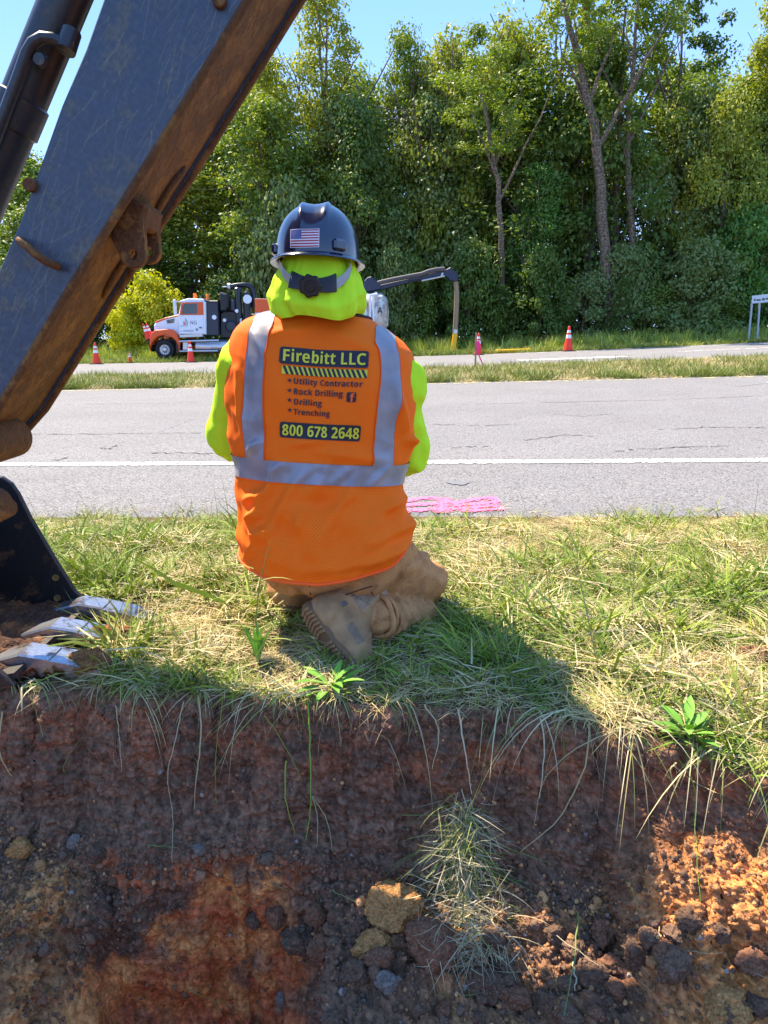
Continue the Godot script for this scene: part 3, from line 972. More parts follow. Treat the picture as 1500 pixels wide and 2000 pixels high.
func build_grass() -> void:
	var gm := blade_mat("grass_blades")
	var green := L(0.155, 0.27, 0.035)
	var yellow := L(0.32, 0.36, 0.06)
	var straw := L(0.50, 0.41, 0.20)
	var pale := L(0.62, 0.54, 0.33)
	var tg := [tuft(301, 16, 0.085, 0.0048, 0.025, 0.55, 0.7, green, yellow), tuft(302, 18, 0.065, 0.0042, 0.03, 0.65, 0.8, green, yellow), tuft(303, 14, 0.12, 0.0052, 0.02, 0.5, 1.0, green, yellow)]
	var ts := [tuft(311, 18, 0.11, 0.0022, 0.05, 1.0, 0.25, straw, pale), tuft(312, 20, 0.085, 0.0026, 0.05, 1.0, 0.2, straw, pale), tuft(313, 12, 0.16, 0.0020, 0.04, 0.85, 0.5, straw, L(0.40, 0.42, 0.14))]
	var tf := [tuft(321, 18, 0.06, 0.0013, 0.03, 0.7, 0.5, green, straw), tuft(322, 5, 0.20, 0.0016, 0.02, 0.35, 0.5, L(0.32, 0.28, 0.10), L(0.45, 0.30, 0.16))]
	rng.seed = 3300
	var pl := []
	var ti := []
	for k in 8:
		pl.append([]); ti.append([])
	var want := 20000
	while want > 0:
		want -= 1
		var d := lerpf(1.0, 3.42, pow(rng.randf(), 1.15))
		var x := rng.randf_range(-1.1, 1.1) * (0.55 * d + 0.55)
		var l := lip(x)
		if d < l + 0.004: continue
		if d > 3.24 + nz.get_noise_2d(x * 40.0, 50.0) * 0.13 + nz.get_noise_2d(x * 90.0, 77.0) * 0.08 and rng.randf() > 0.12: continue
		# bucket, boots and knees press the grass down
		if x < -0.72 and d > 1.5 and d < 2.06: continue
		var g := greenness(x, d)
		var y := land(x, d) + bumps(x, d) - 0.004
		var sc := rng.randf_range(0.7, 1.35) * (1.0 + 0.55 * clampf(nz.get_noise_2d(x * 45.0 + 70.0, d * 60.0) * 2.0, -0.4, 1.0))
		if x < -0.3 and d > 2.2: sc *= 1.1
		sc *= lerpf(1.0, 0.62, smooth(2.6, 3.2, d)) * 0.92
		if d < l + 0.06: sc *= 0.8
		if x > -0.38 and x < 0.2 and d > 1.55 and d < 2.3: sc *= 0.6
		var which := 0
		var r := rng.randf()
		if r < 0.62 * g + 0.12: which = rng.randi() % 3
		elif r < 0.90: which = 3 + rng.randi() % 3
		else: which = 6
		if rng.randf() < 0.03 + (0.10 if d > 2.9 and x < -0.2 else 0.0): which = 7
		var b := Basis(Vector3.UP, rng.randf() * TAU).scaled(Vector3(sc, sc * rng.randf_range(0.8, 1.2), sc))
		pl[which].append(Transform3D(b, Vector3(x, y, -d)))
		var tone := rng.randf_range(0.75, 1.2)
		var hue := L(1, 1, 1).lerp(L(1.25, 1.05, 0.8), rng.randf() * (1.0 - g))
		ti[which].append(hue * tone)
	for k in 8:
		var mesh_: Mesh = tg[k] if k < 3 else (ts[k - 3] if k < 6 else tf[k - 6])
		var all_ := MB.new()
		var arr := mesh_.surface_get_arrays(0)
		var sv: PackedVector3Array = arr[Mesh.ARRAY_VERTEX]
		var sc_: PackedColorArray = arr[Mesh.ARRAY_COLOR]
		var si: PackedInt32Array = arr[Mesh.ARRAY_INDEX]
		for q in pl[k].size():
			var xf: Transform3D = pl[k][q]
			var s0 := all_.v.size()
			all_.v.append_array(xf * sv)
			var tc: Color = ti[k][q]
			for e in sc_: all_.c.append(e * tc)
			for e in si: all_.ix.append(e + s0)
		all_.u.resize(all_.v.size())
		tag(part("grass" if k < 3 else ("cut_grass" if k < 6 else "fine_grass"), all_, gm), ["short green grass of the verge, narrow blades", "short green grass of the verge, low tufts", "short green grass of the verge, longer drooping tufts", "dry cut grass lying flat on the verge", "short bits of dry cut grass lying on the verge", "long dry stems of cut grass on the verge", "fine wispy grass mixed into the verge", "thin upright seed stalks at the road edge"][k], "grass", "", "stuff")
	# median and far verge
	var far_green := tuft(331, 26, 0.22, 0.012, 0.16, 0.45, 0.6, L(0.16, 0.20, 0.045), L(0.30, 0.30, 0.08))
	var far_dry := tuft(332, 26, 0.17, 0.010, 0.18, 0.75, 0.5, L(0.42, 0.33, 0.15), L(0.58, 0.47, 0.25))
	var weed := tuft(333, 30, 0.75, 0.03, 0.22, 0.35, 0.5, L(0.24, 0.30, 0.06), L(0.44, 0.45, 0.11))
	var P3 := [[], [], []]
	var T3 := [[], [], []]
	for k in 9000:
		var d := rng.randf_range(12.75, 18.95)
		var x := rng.randf_range(-0.75, 0.75) * (d + 2.0)
		var dry := nz.get_noise_2d(x * 16.0, d * 40.0) > -0.30
		if d < 13.5 and nz.get_noise_2d(x * 22.0, 4.0) > 0.05: dry = false
		var b := Basis(Vector3.UP, rng.randf() * TAU).scaled(Vector3.ONE * rng.randf_range(0.7, 1.3))
		P3[1 if dry else 0].append(Transform3D(b, Vector3(x, land(x, d) - 0.01, -d)))
		T3[1 if dry else 0].append(L(1, 1, 1) * rng.randf_range(0.75, 1.2))
	for k in 4200:
		var d := rng.randf_range(28.15, 34.5)
		var x := rng.randf_range(-0.72, 0.72) * (d + 3.0)
		var tall := smooth(29.5, 32.5, d + nz.get_noise_2d(x * 30.0, d * 10.0) * 3.0)
		if tall > 0.4:
			var b := Basis(Vector3.UP, rng.randf() * TAU).scaled(Vector3.ONE * rng.randf_range(0.5, 1.1) * lerpf(0.5, 1.0, tall))
			P3[2].append(Transform3D(b, Vector3(x, land(x, d) - 0.02, -d)))
			T3[2].append(L(1.2, 1.2, 1.1).lerp(L(1.6, 1.35, 0.9), rng.randf() * 0.6) * rng.randf_range(0.8, 1.2))
		else:
			var b := Basis(Vector3.UP, rng.randf() * TAU).scaled(Vector3.ONE * rng.randf_range(0.9, 1.7))
			P3[0].append(Transform3D(b, Vector3(x, land(x, d) - 0.02, -d)))
			T3[0].append(L(1.25, 1.25, 1.0) * rng.randf_range(0.8, 1.25))
	tag(scatter("median_grass", far_green, gm, P3[0], T3[0]), "green grass of the median strip and far verge", "grass", "", "stuff")
	tag(scatter("median_grass", far_dry, gm, P3[1], T3[1]), "dry tan mown grass of the median strip", "grass", "", "stuff")
	tag(scatter("tall_weeds", weed, gm, P3[2], T3[2]), "tall weeds along the foot of the wood", "weeds", "", "stuff")

	# stems and roots that hang over the cut
	rng.seed = 5151
	var hang := MB.new()
	var roots := MB.new()
	for k in 1500:
		var x := rng.randf_range(-1.05, 1.05)
		if rng.randf() > smooth(-0.12, 0.42, nz.get_noise_1d(x * 150.0) + (0.25 if x > 0.25 else 0.0)): continue
		var p := Vector3(x, 0.012, -lip(x) - rng.randf_range(0.0, 0.04))
		var ln := rng.randf_range(0.03, 0.11) if rng.randf() < (0.85 if x < 0.2 else 0.72) else rng.randf_range(0.12, 0.30)
		hang.col = (green.lerp(straw, rng.randf()) if rng.randf() < 0.6 else straw.lerp(pale, rng.randf())) * rng.randf_range(0.7, 1.2)
		blade(hang, p, Vector3(rng.randf_range(-1.6, 1.6), rng.randf_range(-0.3, 0.7), rng.randf_range(0.3, 1.2)), ln, rng.randf_range(0.0014, 0.004), rng.randf_range(1.2, 3.2), 6, rng.randf_range(-1, 1))
	for k in 420:
		var x := rng.randf_range(-1.0, 1.0)
		var s := absf(rng.randfn(0.0, 0.5)) + 0.12
		var p := trench_point(x, s)
		roots.col = L(0.24, 0.13, 0.07).lerp(L(0.38, 0.27, 0.17), rng.randf()) * rng.randf_range(0.6, 1.1)
		blade(roots, p, Vector3(rng.randf_range(-1, 1), rng.randf_range(-0.6, 0.4), rng.randf_range(0.4, 1.0)), rng.randf_range(0.02, 0.07), rng.randf_range(0.0008, 0.0018), rng.randf_range(0.6, 2.5), 5, rng.randf_range(-1, 1))
	tag(part("hanging_grass", hang, gm), "grass stems drooping over the cut edge of the trench", "grass", "", "stuff")
	tag(part("fine_roots", roots, vmat("roots", 0.9)), "fine brown roots sticking out of the trench wall", "roots", "", "stuff")
	# long stems that one can pick out on the wall of the cut: pixel paths
	var stems := [
		[[600, 1345], [606, 1420], [613, 1550], [600, 1620]], [[613, 1555], [640, 1600], [655, 1640]], [[614, 1555], [618, 1600], [622, 1640]],
		[[366, 1362], [350, 1440], [338, 1500], [345, 1570], [352, 1650]], [[392, 1345], [400, 1420], [394, 1500], [392, 1560]], [[436, 1360], [425, 1450], [424, 1500], [428, 1565]],
		[[520, 1395], [555, 1450], [594, 1520]], [[560, 1480], [562, 1550], [580, 1615]], [[893, 1380], [905, 1450], [918, 1530]], [[1190, 1370], [1120, 1450], [1060, 1520], [1030, 1580]],
		[[1050, 1390], [1058, 1450], [1045, 1530]], [[828, 1370], [855, 1420], [845, 1475]], [[1290, 1430], [1345, 1520], [1355, 1620], [1365, 1760]], [[1260, 1450], [1350, 1530], [1440, 1580]],
		[[1150, 1400], [1135, 1490], [1080, 1590], [1010, 1640]], [[240, 1370], [236, 1440], [246, 1500]], [[12, 1390], [18, 1460], [30, 1500]], [[1310, 1470], [1300, 1500], [1310, 1545]], [[1330, 1440], [1420, 1510], [1500, 1570]]]
	for st in stems:
		var b := MB.new()
		var c: Color = [green * 1.5, straw, yellow, pale, straw][rng.randi() % 5]
		b.col = c
		var pts := []
		for q in st.size():
			var x0: Vector3 = W(st[q][0], st[q][1], 1.3)
			# nearest place of the trench wall along that line of sight
			var best := Vector3.ZERO
			var bd := 9.0
			for e in 60:
				var s := e * 0.1
				var dd := -trench_base(x0.x, s).z
				var w := W(st[q][0], st[q][1], dd)
				var tp := trench_point(w.x, s)
				var er := absf(tp.y - w.y)
				if er < bd:
					bd = er
					best = tp
			pts.append(best + Vector3(0, 0.004, 0.012 + 0.01 * q))
		var fine := []
		for q in pts.size() - 1:
			for e in 6: fine.append((pts[q] as Vector3).cubic_interpolate(pts[q + 1], pts[maxi(q - 1, 0)], pts[mini(q + 2, pts.size() - 1)], e / 6.0) + rdir() * 0.0012)
		fine.append(pts[-1])
		var rr := []
		for q in fine.size(): rr.append(lerpf(0.0024, 0.0007, float(q) / fine.size()))
		b.tube(fine, rr, 5, true, 0.5)
		tag(part("loose_straw", b, gm), "long loose grass stem hanging down the trench wall", "grass stem", "loose grass stems on the trench wall")
	# leafy weed at the toe of the boot, blades beside the worker
	var wd := thing("broadleaf_weed", Vector3(G(645, 1352).x, 0.0, G(645, 1352).z), "bright green weed with lance-shaped leaves at the toe of the boot", "weed")
	weed_plant(wd, 17, 0.10, 0.019, 0.75)
	wd = thing("broadleaf_weed", Vector3(G(1340, 1440).x, -0.005, G(1340, 1440).z), "green weed with broad leaves at the end of the trench edge, far from the boot", "weed")
	weed_plant(wd, 14, 0.09, 0.022, 0.6)
	wd = thing("broadleaf_weed", Vector3(G(505, 1290).x, 0.0, G(505, 1290).z), "tall upright weed with yellow-green leaves beside the worker's boot", "weed")
	weed_plant(wd, 9, 0.11, 0.012, 0.2)
	var st2 := MB.new()
	st2.col = L(0.24, 0.28, 0.07)
	var o := wd.position
	st2.tube([Vector3.ZERO, Vector3(0.0, 0.12, 0.01), Vector3(0.015, 0.22, 0.015), Vector3(0.045, 0.32, 0.02)], [0.0022, 0.002, 0.0015, 0.0008], 6)
	for k in 6:
		var a: Vector3 = Vector3(0.0, 0.05 + 0.04 * k, 0.01)
		blade(st2, a, Vector3((-1.0 if k % 2 else 0.8), 0.7, 0.2), 0.11, 0.009, 0.9, 4)
	part("stalk", st2, gm, wd)
	var lb := MB.new()
	lb.col = L(0.25, 0.33, 0.05)
	var a0 := G(200, 1130) + Vector3(0, 0.02, 0)
	var pts2 := [W(250, 1085, 1.95), W(300, 1112, 1.9), W(340, 1140, 1.86), W(400, 1160, 1.82), W(440, 1178, 1.80), W(480, 1250, 1.78)]
	for q in pts2.size() - 1:
		var w0: float = [0.002, 0.006, 0.009, 0.008, 0.006, 0.003][q]
		var w1: float = [0.002, 0.006, 0.009, 0.008, 0.006, 0.003][q + 1]
		lb.face([pts2[q] + Vector3(0, w0, 0), pts2[q + 1] + Vector3(0, w1, 0), pts2[q + 1] - Vector3(0, w1, 0.004), pts2[q] - Vector3(0, w0, 0.004)])
	tag(part("arching_grass", lb, gm), "long arching green grass blade leaning in front of the lit verge beside the worker", "grass blade")

func weed_plant(t: Node3D, n: int, ln: float, w: float, lie: float) -> void:
	var gm: Material = mats["grass_blades"]
	for k in n:
		var b := MB.new()
		b.col = L(0.16, 0.34, 0.045) * rng.randf_range(0.8, 1.35)
		var a := rng.randf() * TAU
		var dir := Vector3(cos(a) * lie, rng.randf_range(0.5, 1.0), sin(a) * lie).normalized()
		var sd := dir.cross(Vector3.UP).normalized()
		var p := Vector3(cos(a), 0, sin(a)) * 0.008 + Vector3(0, rng.randf() * 0.03, 0)
		var l := ln * rng.randf_range(0.6, 1.1)
		var rows := []
		var dd := dir
		for i in 6:
			var f := i / 5.0
			var ww := w * 0.5 * sin(PI * clampf(f * 0.92 + 0.06, 0, 1))
			rows.append([p + sd * ww, p - Vector3(0, ww * 0.35, 0), p - sd * ww])
			dd = (dd + Vector3.DOWN * 0.16).normalized()
			p += dd * l / 5.0
		for r in rows:
			for q in r: b.add(q)
		for i in 5:
			for j in 2: b.quad(i * 3 + j, i * 3 + j + 1, i * 3 + j + 4, i * 3 + j + 3)
		part("leaf", b, gm, t)

# ---------------------------------------------------------------- excavator stick and bucket
func worn_tex(seed_: int, base: Color, patch: Color, scratch: Color, patchy: float, n_scratch: int, size := 512) -> ImageTexture:
	var n := FastNoiseLite.new()
	n.seed = seed_; n.frequency = 0.012; n.fractal_octaves = 5
	var im := n.get_seamless_image(size, size)
	var n2 := FastNoiseLite.new()
	n2.seed = seed_ + 1; n2.frequency = 0.09; n2.fractal_octaves = 3
	var fine := n2.get_seamless_image(size, size)
	var out := Image.create(size, size, false, Image.FORMAT_RGB8)
	for y in size:
		for x in size:
			var a := im.get_pixel(x, y).r
			var b := fine.get_pixel(x, y).r
			var t := clampf((a - patchy) * 5.0 + (b - 0.5) * 1.4, 0, 1)
			out.set_pixel(x, y, base.lerp(patch, t) * (0.86 + 0.28 * b))
	var r := RandomNumberGenerator.new()
	r.seed = seed_
	for k in n_scratch:
		var x := r.randf() * size
		var y := r.randf() * size
		var a := -1.05 + r.randfn(0, 0.22)
		var ln := r.randf_range(6, 60)
		var op := r.randf_range(0.15, 0.8)
		for q in int(ln):
			var xi := int(x + cos(a) * q + size) % size
			var yi := int(y + sin(a) * q + size) % size
			out.set_pixel(xi, yi, out.get_pixel(xi, yi).lerp(scratch, op * r.randf_range(0.3, 1.0)))
	return ImageTexture.create_from_image(out)

func shifted(called: String, b: MB, m: Material, parent: Node3D, base: Vector3) -> MeshInstance3D:
	for i in b.v.size(): b.v[i] -= base
	return part(called, b, m, parent)

func build_excavator() -> void:
	var steel := mat("stick_paint", Color.WHITE, 0.42, 0.0, 0.55)
	steel.albedo_texture = worn_tex(71, Color(0.225, 0.26, 0.325), Color(0.31, 0.30, 0.29), Color(0.62, 0.54, 0.38), 0.60, 900)
	steel.normal_enabled = true
	steel.normal_texture = bump_tex(512, 72, 0.015, 3.0, 4)
	steel.normal_scale = 0.35
	tri_map(steel, 1.3)
	var mud := mat("rusty_mud", Color.WHITE, 0.8, 0.0, 0.35)
	mud.albedo_texture = worn_tex(81, Color(0.37, 0.245, 0.15), Color(0.50, 0.345, 0.185), Color(0.56, 0.44, 0.31), 0.52, 500)
	mud.normal_enabled = true
	mud.normal_texture = bump_tex(512, 82, 0.03, 6.0, 5)
	mud.normal_scale = 0.6
	tri_map(mud, 1.6)
	var black := mat("bucket_paint", Color.WHITE, 0.5, 0.0, 0.5)
	black.albedo_texture = worn_tex(91, Color(0.10, 0.10, 0.11), Color(0.30, 0.21, 0.15), Color(0.36, 0.30, 0.26), 0.63, 260)
	tri_map(black, 1.5)
	var bare := mat("worn_steel", Color.WHITE, 0.28, 0.85, 0.5)
	bare.albedo_texture = worn_tex(95, Color(0.66, 0.67, 0.70), Color(0.36, 0.25, 0.17), Color(0.8, 0.8, 0.82), 0.60, 300)
	tri_map(bare, 2.2)
	var pipe_m := mat("cylinder_paint", Color.WHITE, 0.35, 0.1, 0.5)
	pipe_m.albedo_texture = worn_tex(97, Color(0.20, 0.19, 0.20), Color(0.30, 0.23, 0.18), Color(0.45, 0.40, 0.34), 0.6, 150)
	tri_map(pipe_m, 1.5)
	var base := Vector3(-0.95, 0.0, -1.75)
	var ex := thing("excavator_arm", base, "dark blue-grey excavator stick with muddy underside and toothed bucket resting on the verge", "excavator")
	var dn := 1.60
	var df := 1.88
	# outline of the stick in its own plane (x, y)
	var o2 := func(px, py) -> Vector2:
		var p := W(px, py, dn)
		return Vector2(p.x, p.y)
	var low := [o2.call(-95, 905), o2.call(-22, 822), o2.call(40, 722), o2.call(112, 600), o2.call(248, 380), o2.call(328, 252), o2.call(484, -6)]
	var dir: Vector2 = (low[6] - low[5]).normalized()
	low.append(low[6] + dir * 0.9)
	var high := [o2.call(204, -6), o2.call(168, 96), o2.call(120, 208), o2.call(40, 432), o2.call(0, 524), o2.call(-90, 745), o2.call(-125, 850)]
	var hd: Vector2 = (high[0] - high[1]).normalized()
	var outline := PackedVector2Array()
	for p in low: outline.append(p)
	outline.append(high[0] + hd * 1.05)
	outline.append(high[0] + hd * 0.12)
	outline.append(high[0] + hd * 0.03 + Vector2(-0.012, 0.0))
	for p in high: outline.append(p)
	var zt := Vector3(0, 0, -0.016)
	for z in [-dn, -df + 0.016]:
		var b := MB.new()
		b.prism(outline, Vector3(0, 0, z), Vector3.RIGHT, Vector3.UP, zt, 0.003)
		shifted("side_plate", b, steel, ex, base)
	# lower plate between the two sides, set back a little, rusty; and the upper one
	var norm := func(a: Vector2, b: Vector2) -> Vector2:
		var t := (b - a).normalized()
		return Vector2(-t.y, t.x)
	var lp := MB.new()
	for i in low.size() - 1:
		var nn: Vector2 = norm.call(low[i], low[i + 1]) * 0.010
		var A: Vector2 = low[i] + nn
		var B: Vector2 = low[i + 1] + nn
		var n1: Vector2 = norm.call(low[i], low[i + 1]) * 0.014
		lp.prism(PackedVector2Array([A, B, B + n1, A + n1]), Vector3(0, 0, -dn - 0.017), Vector3.RIGHT, Vector3.UP, Vector3(0, 0, -(df - dn - 0.034)), 0.0)
	shifted("lower_plate", lp, mud, ex, base)
	# rusty rim on the lower edges of both side plates
	for z in [-dn + 0.0015, -df + 0.0145]:
		var rim := MB.new()
		var pa := []
		for p in low: pa.append(Vector3(p.x, p.y, z - 0.008))
		rim.tube(pa, [0.0098], 10)
		shifted("edge_weld", rim, mud, ex, base)
	var up := MB.new()
	for i in high.size() - 1:
		var A: Vector2 = high[i]
		var B: Vector2 = high[i + 1]
		var nn: Vector2 = norm.call(A, B) * -0.012
		if i < 2: continue
		up.prism(PackedVector2Array([A - nn * 0.2, B - nn * 0.2, B - nn * 1.4, A - nn * 1.4]), Vector3(0, 0, -dn - 0.017), Vector3.RIGHT, Vector3.UP, Vector3(0, 0, -(df - dn - 0.034)), 0.0)
	shifted("upper_plate", up, steel, ex, base)
	# long welded doubler pads on the muddy lower plate
	for seg in [[0.08, 0.42], [0.60, 0.92]]:
		var pad := MB.new()
		var A: Vector2 = low[3].lerp(low[5], seg[0])
		var B: Vector2 = low[3].lerp(low[5], seg[1])
		var t := (B - A).normalized()
		var nn := Vector2(t.y, -t.x)
		var pts := []
		for k in 11: pts.append(Vector3(A.lerp(B, k / 10.0).x, A.lerp(B, k / 10.0).y, -df + 0.055 + 0.02 * sin(k / 10.0 * PI)) + Vector3(nn.x, nn.y, 0) * -0.006)
		pad.tube(pts, [0.004, 0.008, 0.009, 0.009, 0.009, 0.009, 0.009, 0.009, 0.009, 0.008, 0.004], 8)
		shifted("weld_bead", pad, mud, ex, base)
	# lug with two ears
	var lug := MB.new()
	var c1 := W(280, 430, 1.70)
	var ang := atan2(dir.y, dir.x)
	lug.box(Vector3(c1.x - 0.006, c1.y + 0.008, -1.715), Vector3(0.052, 0.056, 0.12), 0.008, Basis(Vector3(0, 0, 1), ang - PI / 2 + 0.35))
	var lugo := shifted("lug", lug, mud, ex, base)
	for e in [[258, 497, 1.655], [287, 490, 1.755]]:
		var h := W(e[0], e[1], e[2])
		var ear := MB.new()
		ear.lathe([Vector2(0.012, 0), Vector2(0.026, 0), Vector2(0.029, 0.003), Vector2(0.029, 0.021), Vector2(0.026, 0.024), Vector2(0.012, 0.024), Vector2(0.012, 0)], h, Vector3(0, 0, -1), 28)
		var t1 := Vector2(h.x - 0.031, h.y + 0.008)
		var t2 := Vector2(h.x + 0.031, h.y + 0.010)
		ear.prism(PackedVector2Array([Vector2(h.x - 0.028, h.y), Vector2(h.x - 0.045, h.y + 0.035), Vector2(h.x - 0.02, h.y + 0.09), Vector2(h.x + 0.030, h.y + 0.080), Vector2(h.x + 0.028, h.y), Vector2(h.x + 0.022, h.y + 0.016), Vector2(h.x, h.y + 0.0275), Vector2(h.x - 0.022, h.y + 0.016)]), Vector3(0, 0, h.z - 0.001), Vector3.RIGHT, Vector3.UP, Vector3(0, 0, -0.022), 0.002)
		for i in ear.v.size(): ear.v[i] -= base
		part("ear", ear, mud, lugo)
	# lifting handle on the side
	var hb := MB.new()
	var hp := []
	for q in [[38, 470, 0.0], [38, 470, -0.035], [52, 480, -0.045], [70, 497, -0.046], [92, 512, -0.042], [110, 519, -0.03], [112, 519, 0.0]]:
		hp.append(W(q[0], q[1], dn + q[2]))
	hb.tube(hp, [0.0085], 10)
	shifted("lifting_handle", hb, mud, ex, base)
	# bolt heads and a bush high on the side plate
	for q in [[62, 362], [430, 4]]:
		var bo := MB.new()
		var c := W(q[0], q[1], dn)
		bo.lathe([Vector2(0, 0.014), Vector2(0.012, 0.014), Vector2(0.014, 0.012), Vector2(0.014, -0.002)], c, Vector3(0, 0, 1), 12)
		shifted("bolt", bo, mud, ex, base)
	# bucket cylinder on the back of the stick
	var cyl := MB.new()
	var a := W(-70, 480, 1.74)
	var b2 := W(152, -60, 1.74)
	var ax := (b2 - a).normalized()
	cyl.lathe([Vector2(0, 0), Vector2(0.044, 0), Vector2(0.048, 0.004), Vector2(0.048, 0.48), Vector2(0.054, 0.484), Vector2(0.054, 0.55), Vector2(0.048, 0.554), Vector2(0.048, 1.3), Vector2(0, 1.3)], a - ax * 0.2, ax, 32)
	var cy := shifted("hydraulic_cylinder", cyl, pipe_m, ex, base)
	var pp := MB.new()
	var pts3 := []
	for q in [[-40, 350, 1.665], [0, 245, 1.665], [36, 150, 1.665], [52, 104, 1.665], [64, 84, 1.665], [82, 74, 1.665], [104, 76, 1.67], [124, 86, 1.675], [146, 92, 1.68]]: pts3.append(W(q[0], q[1], q[2]))
	pp.tube(pts3, [0.0125], 12)
	shifted("hydraulic_pipe", pp, pipe_m, ex, base)
	var fit := MB.new()
	fit.tube([W(128, 100, 1.675), W(140, 62, 1.69)], [0.02, 0.02], 12)
	fit.lathe([Vector2(0, 0.01), Vector2(0.012, 0.01), Vector2(0.016, 0.0)], W(80, 118, 1.672), Vector3(0, 0, 1), 12)
	shifted("pipe_fitting", fit, pipe_m, ex, base)
	# rod, link and bosses at the bucket end
	var boss := MB.new()
	for q in [[-46, 872, 1.62, 0.050, 0.17], [-24, 990, 1.68, 0.040, 0.05], [-34, 1012, 1.63, 0.026, 0.12]]:
		var c := W(q[0], q[1], q[2])
		var r: float = q[3]
		boss.lathe([Vector2(0, 0), Vector2(r - 0.006, 0), Vector2(r, 0.006), Vector2(r, q[4] - 0.006), Vector2(r - 0.006, q[4]), Vector2(0, q[4])], c, Vector3(0, 0, -1), 24)
	shifted("pin_boss", boss, mud, ex, base)
	# bucket: shell swept across, two sides, lip, teeth
	var prof := [Vector2(-0.855, 0.030), Vector2(-0.95, 0.012), Vector2(-1.12, 0.004), Vector2(-1.26, 0.03), Vector2(-1.38, 0.10), Vector2(-1.44, 0.20), Vector2(-1.45, 0.32), Vector2(-1.40, 0.43), Vector2(-1.30, 0.50)]
	var bk := MB.new()
	for i in prof.size() - 1:
		var t: Vector2 = (prof[i + 1] - prof[i]).normalized()
		var nn := Vector2(t.y, -t.x) * 0.016
		bk.prism(PackedVector2Array([prof[i], prof[i + 1], prof[i + 1] + nn, prof[i] + nn]), Vector3(0, 0, -1.51), Vector3.RIGHT, Vector3.UP, Vector3(0, 0, -0.455), 0.0)
	var bucket := shifted("bucket", bk, black, ex, base)
	bucket.set_meta("label", "black toothed bucket with muddy floor")
	var edge := []
	for q in [[176, 1198], [150, 1152], [108, 1085], [64, 1010], [40, 962], [26, 942], [8, 930], [-14, 926]]:
		var p := W(q[0], q[1], 1.98)
		edge.append(Vector2(p.x, p.y))
	var poly := PackedVector2Array()
	poly.append(Vector2(-0.853, 0.020))
	for i in range(1, edge.size()): poly.append(edge[i])
	poly.append(Vector2(-1.22, 0.56))
	for i in range(prof.size() - 1, 0, -1): poly.append(prof[i] + Vector2(0.0, -0.002))
	for z in [-1.965, -1.495]:
		var sp := MB.new()
		sp.prism(poly, Vector3(0, 0, z), Vector3.RIGHT, Vector3.UP, Vector3(0, 0, -0.018), 0.003)
		for i in sp.v.size(): sp.v[i] -= base
		part("side_plate", sp, black, bucket)
	for q in [[109, 1128], [112, 1168], [150, 1174]]:
		var h := W(q[0], q[1], 1.964)
		var bo := MB.new()
		bo.lathe([Vector2(0.0, 0.001), Vector2(0.006, 0.001), Vector2(0.0075, 0.004), Vector2(0.0095, 0.004), Vector2(0.0100, 0.0)], h, Vector3(0, 0, 1), 16)
		for i in bo.v.size(): bo.v[i] -= base
		part("bolt_hole", bo, mat("brass_bolt", Color(0.62, 0.55, 0.36), 0.35, 0.6), bucket)
	# loose soil left on the bucket floor
	var fl := MB.new()
	fl.grid(40, 40, func(u, w):
		var x := lerpf(-1.34, -0.865, u)
		var z := lerpf(-1.515, -1.962, w)
		var y := 0.012 + pw([-1.4, -1.25, -1.1, -0.95, -0.86], [0.14, 0.07, 0.035, 0.035, 0.022], x) + nz.get_noise_2d(x * 300.0, z * 300.0) * 0.022 + nz2.get_noise_2d(x * 1200.0, z * 1200.0) * 0.008
		return [Vector3(x, y, z), Vector2(u, w)])
	for i in fl.v.size():
		var q := fl.v[i] * 100.0
		fl.c[i] = L(0.11, 0.06, 0.04).lerp(L(0.30, 0.13, 0.055), clampf(0.3 + nz.get_noise_3dv(q * 1.5) * 1.6, 0, 1))
		fl.v[i] -= base
	part("soil_layer", fl, mats["soil"], bucket)
	# teeth
	var k := 0
	for td in [1.93, 1.765, 1.60]:
		var bt := MB.new()
		var w := 0.074
		# adapter on the lip, then the tooth itself
		bt.prism(PackedVector2Array([Vector2(-0.955, 0.045), Vector2(-0.955, 0.014), Vector2(-0.865, -0.004), Vector2(-0.800, 0.008), Vector2(-0.800, 0.055), Vector2(-0.872, 0.068)]), Vector3(0, 0, -td + w * 0.5), Vector3.RIGHT, Vector3.UP, Vector3(0, 0, -w), 0.005)
		for i in bt.v.size(): bt.v[i] -= base
		part("tooth_adapter", bt, bare, bucket)
		var tp := MB.new()
		var q := []
		for e in [[-0.803, 0.052, 0.012, 0.040], [-0.745, 0.040, 0.006, 0.039], [-0.690, 0.024, 0.004, 0.034], [-0.655, 0.010, 0.003, 0.030]]:
			q.append([Vector3(e[0], e[1], -td + e[3]), Vector3(e[0], e[1], -td - e[3]), Vector3(e[0], e[2] - 0.012, -td - e[3]), Vector3(e[0], e[2] - 0.012, -td + e[3])])
		for i in 3:
			for j in 4: tp.face([q[i][j], q[i][(j + 1) % 4], q[i + 1][(j + 1) % 4], q[i + 1][j]])
		tp.face(q[3])
		for i in tp.v.size(): tp.v[i] -= base
		part("tooth", tp, bare, bucket)
		# clay stuck on the tooth
		if k > 0:
			var cl := clod_mesh(700 + k, 0.5)
			var co := MeshInstance3D.new()
			co.name = "stuck_clay"
			co.mesh = cl
			co.material_override = mats["soil"]
			bucket.add_child(co, true)
			co.position = Vector3(-0.735, 0.028, -td) - base
			co.scale = Vector3(0.070, 0.022 + 0.008 * k, 0.038)
		k += 1

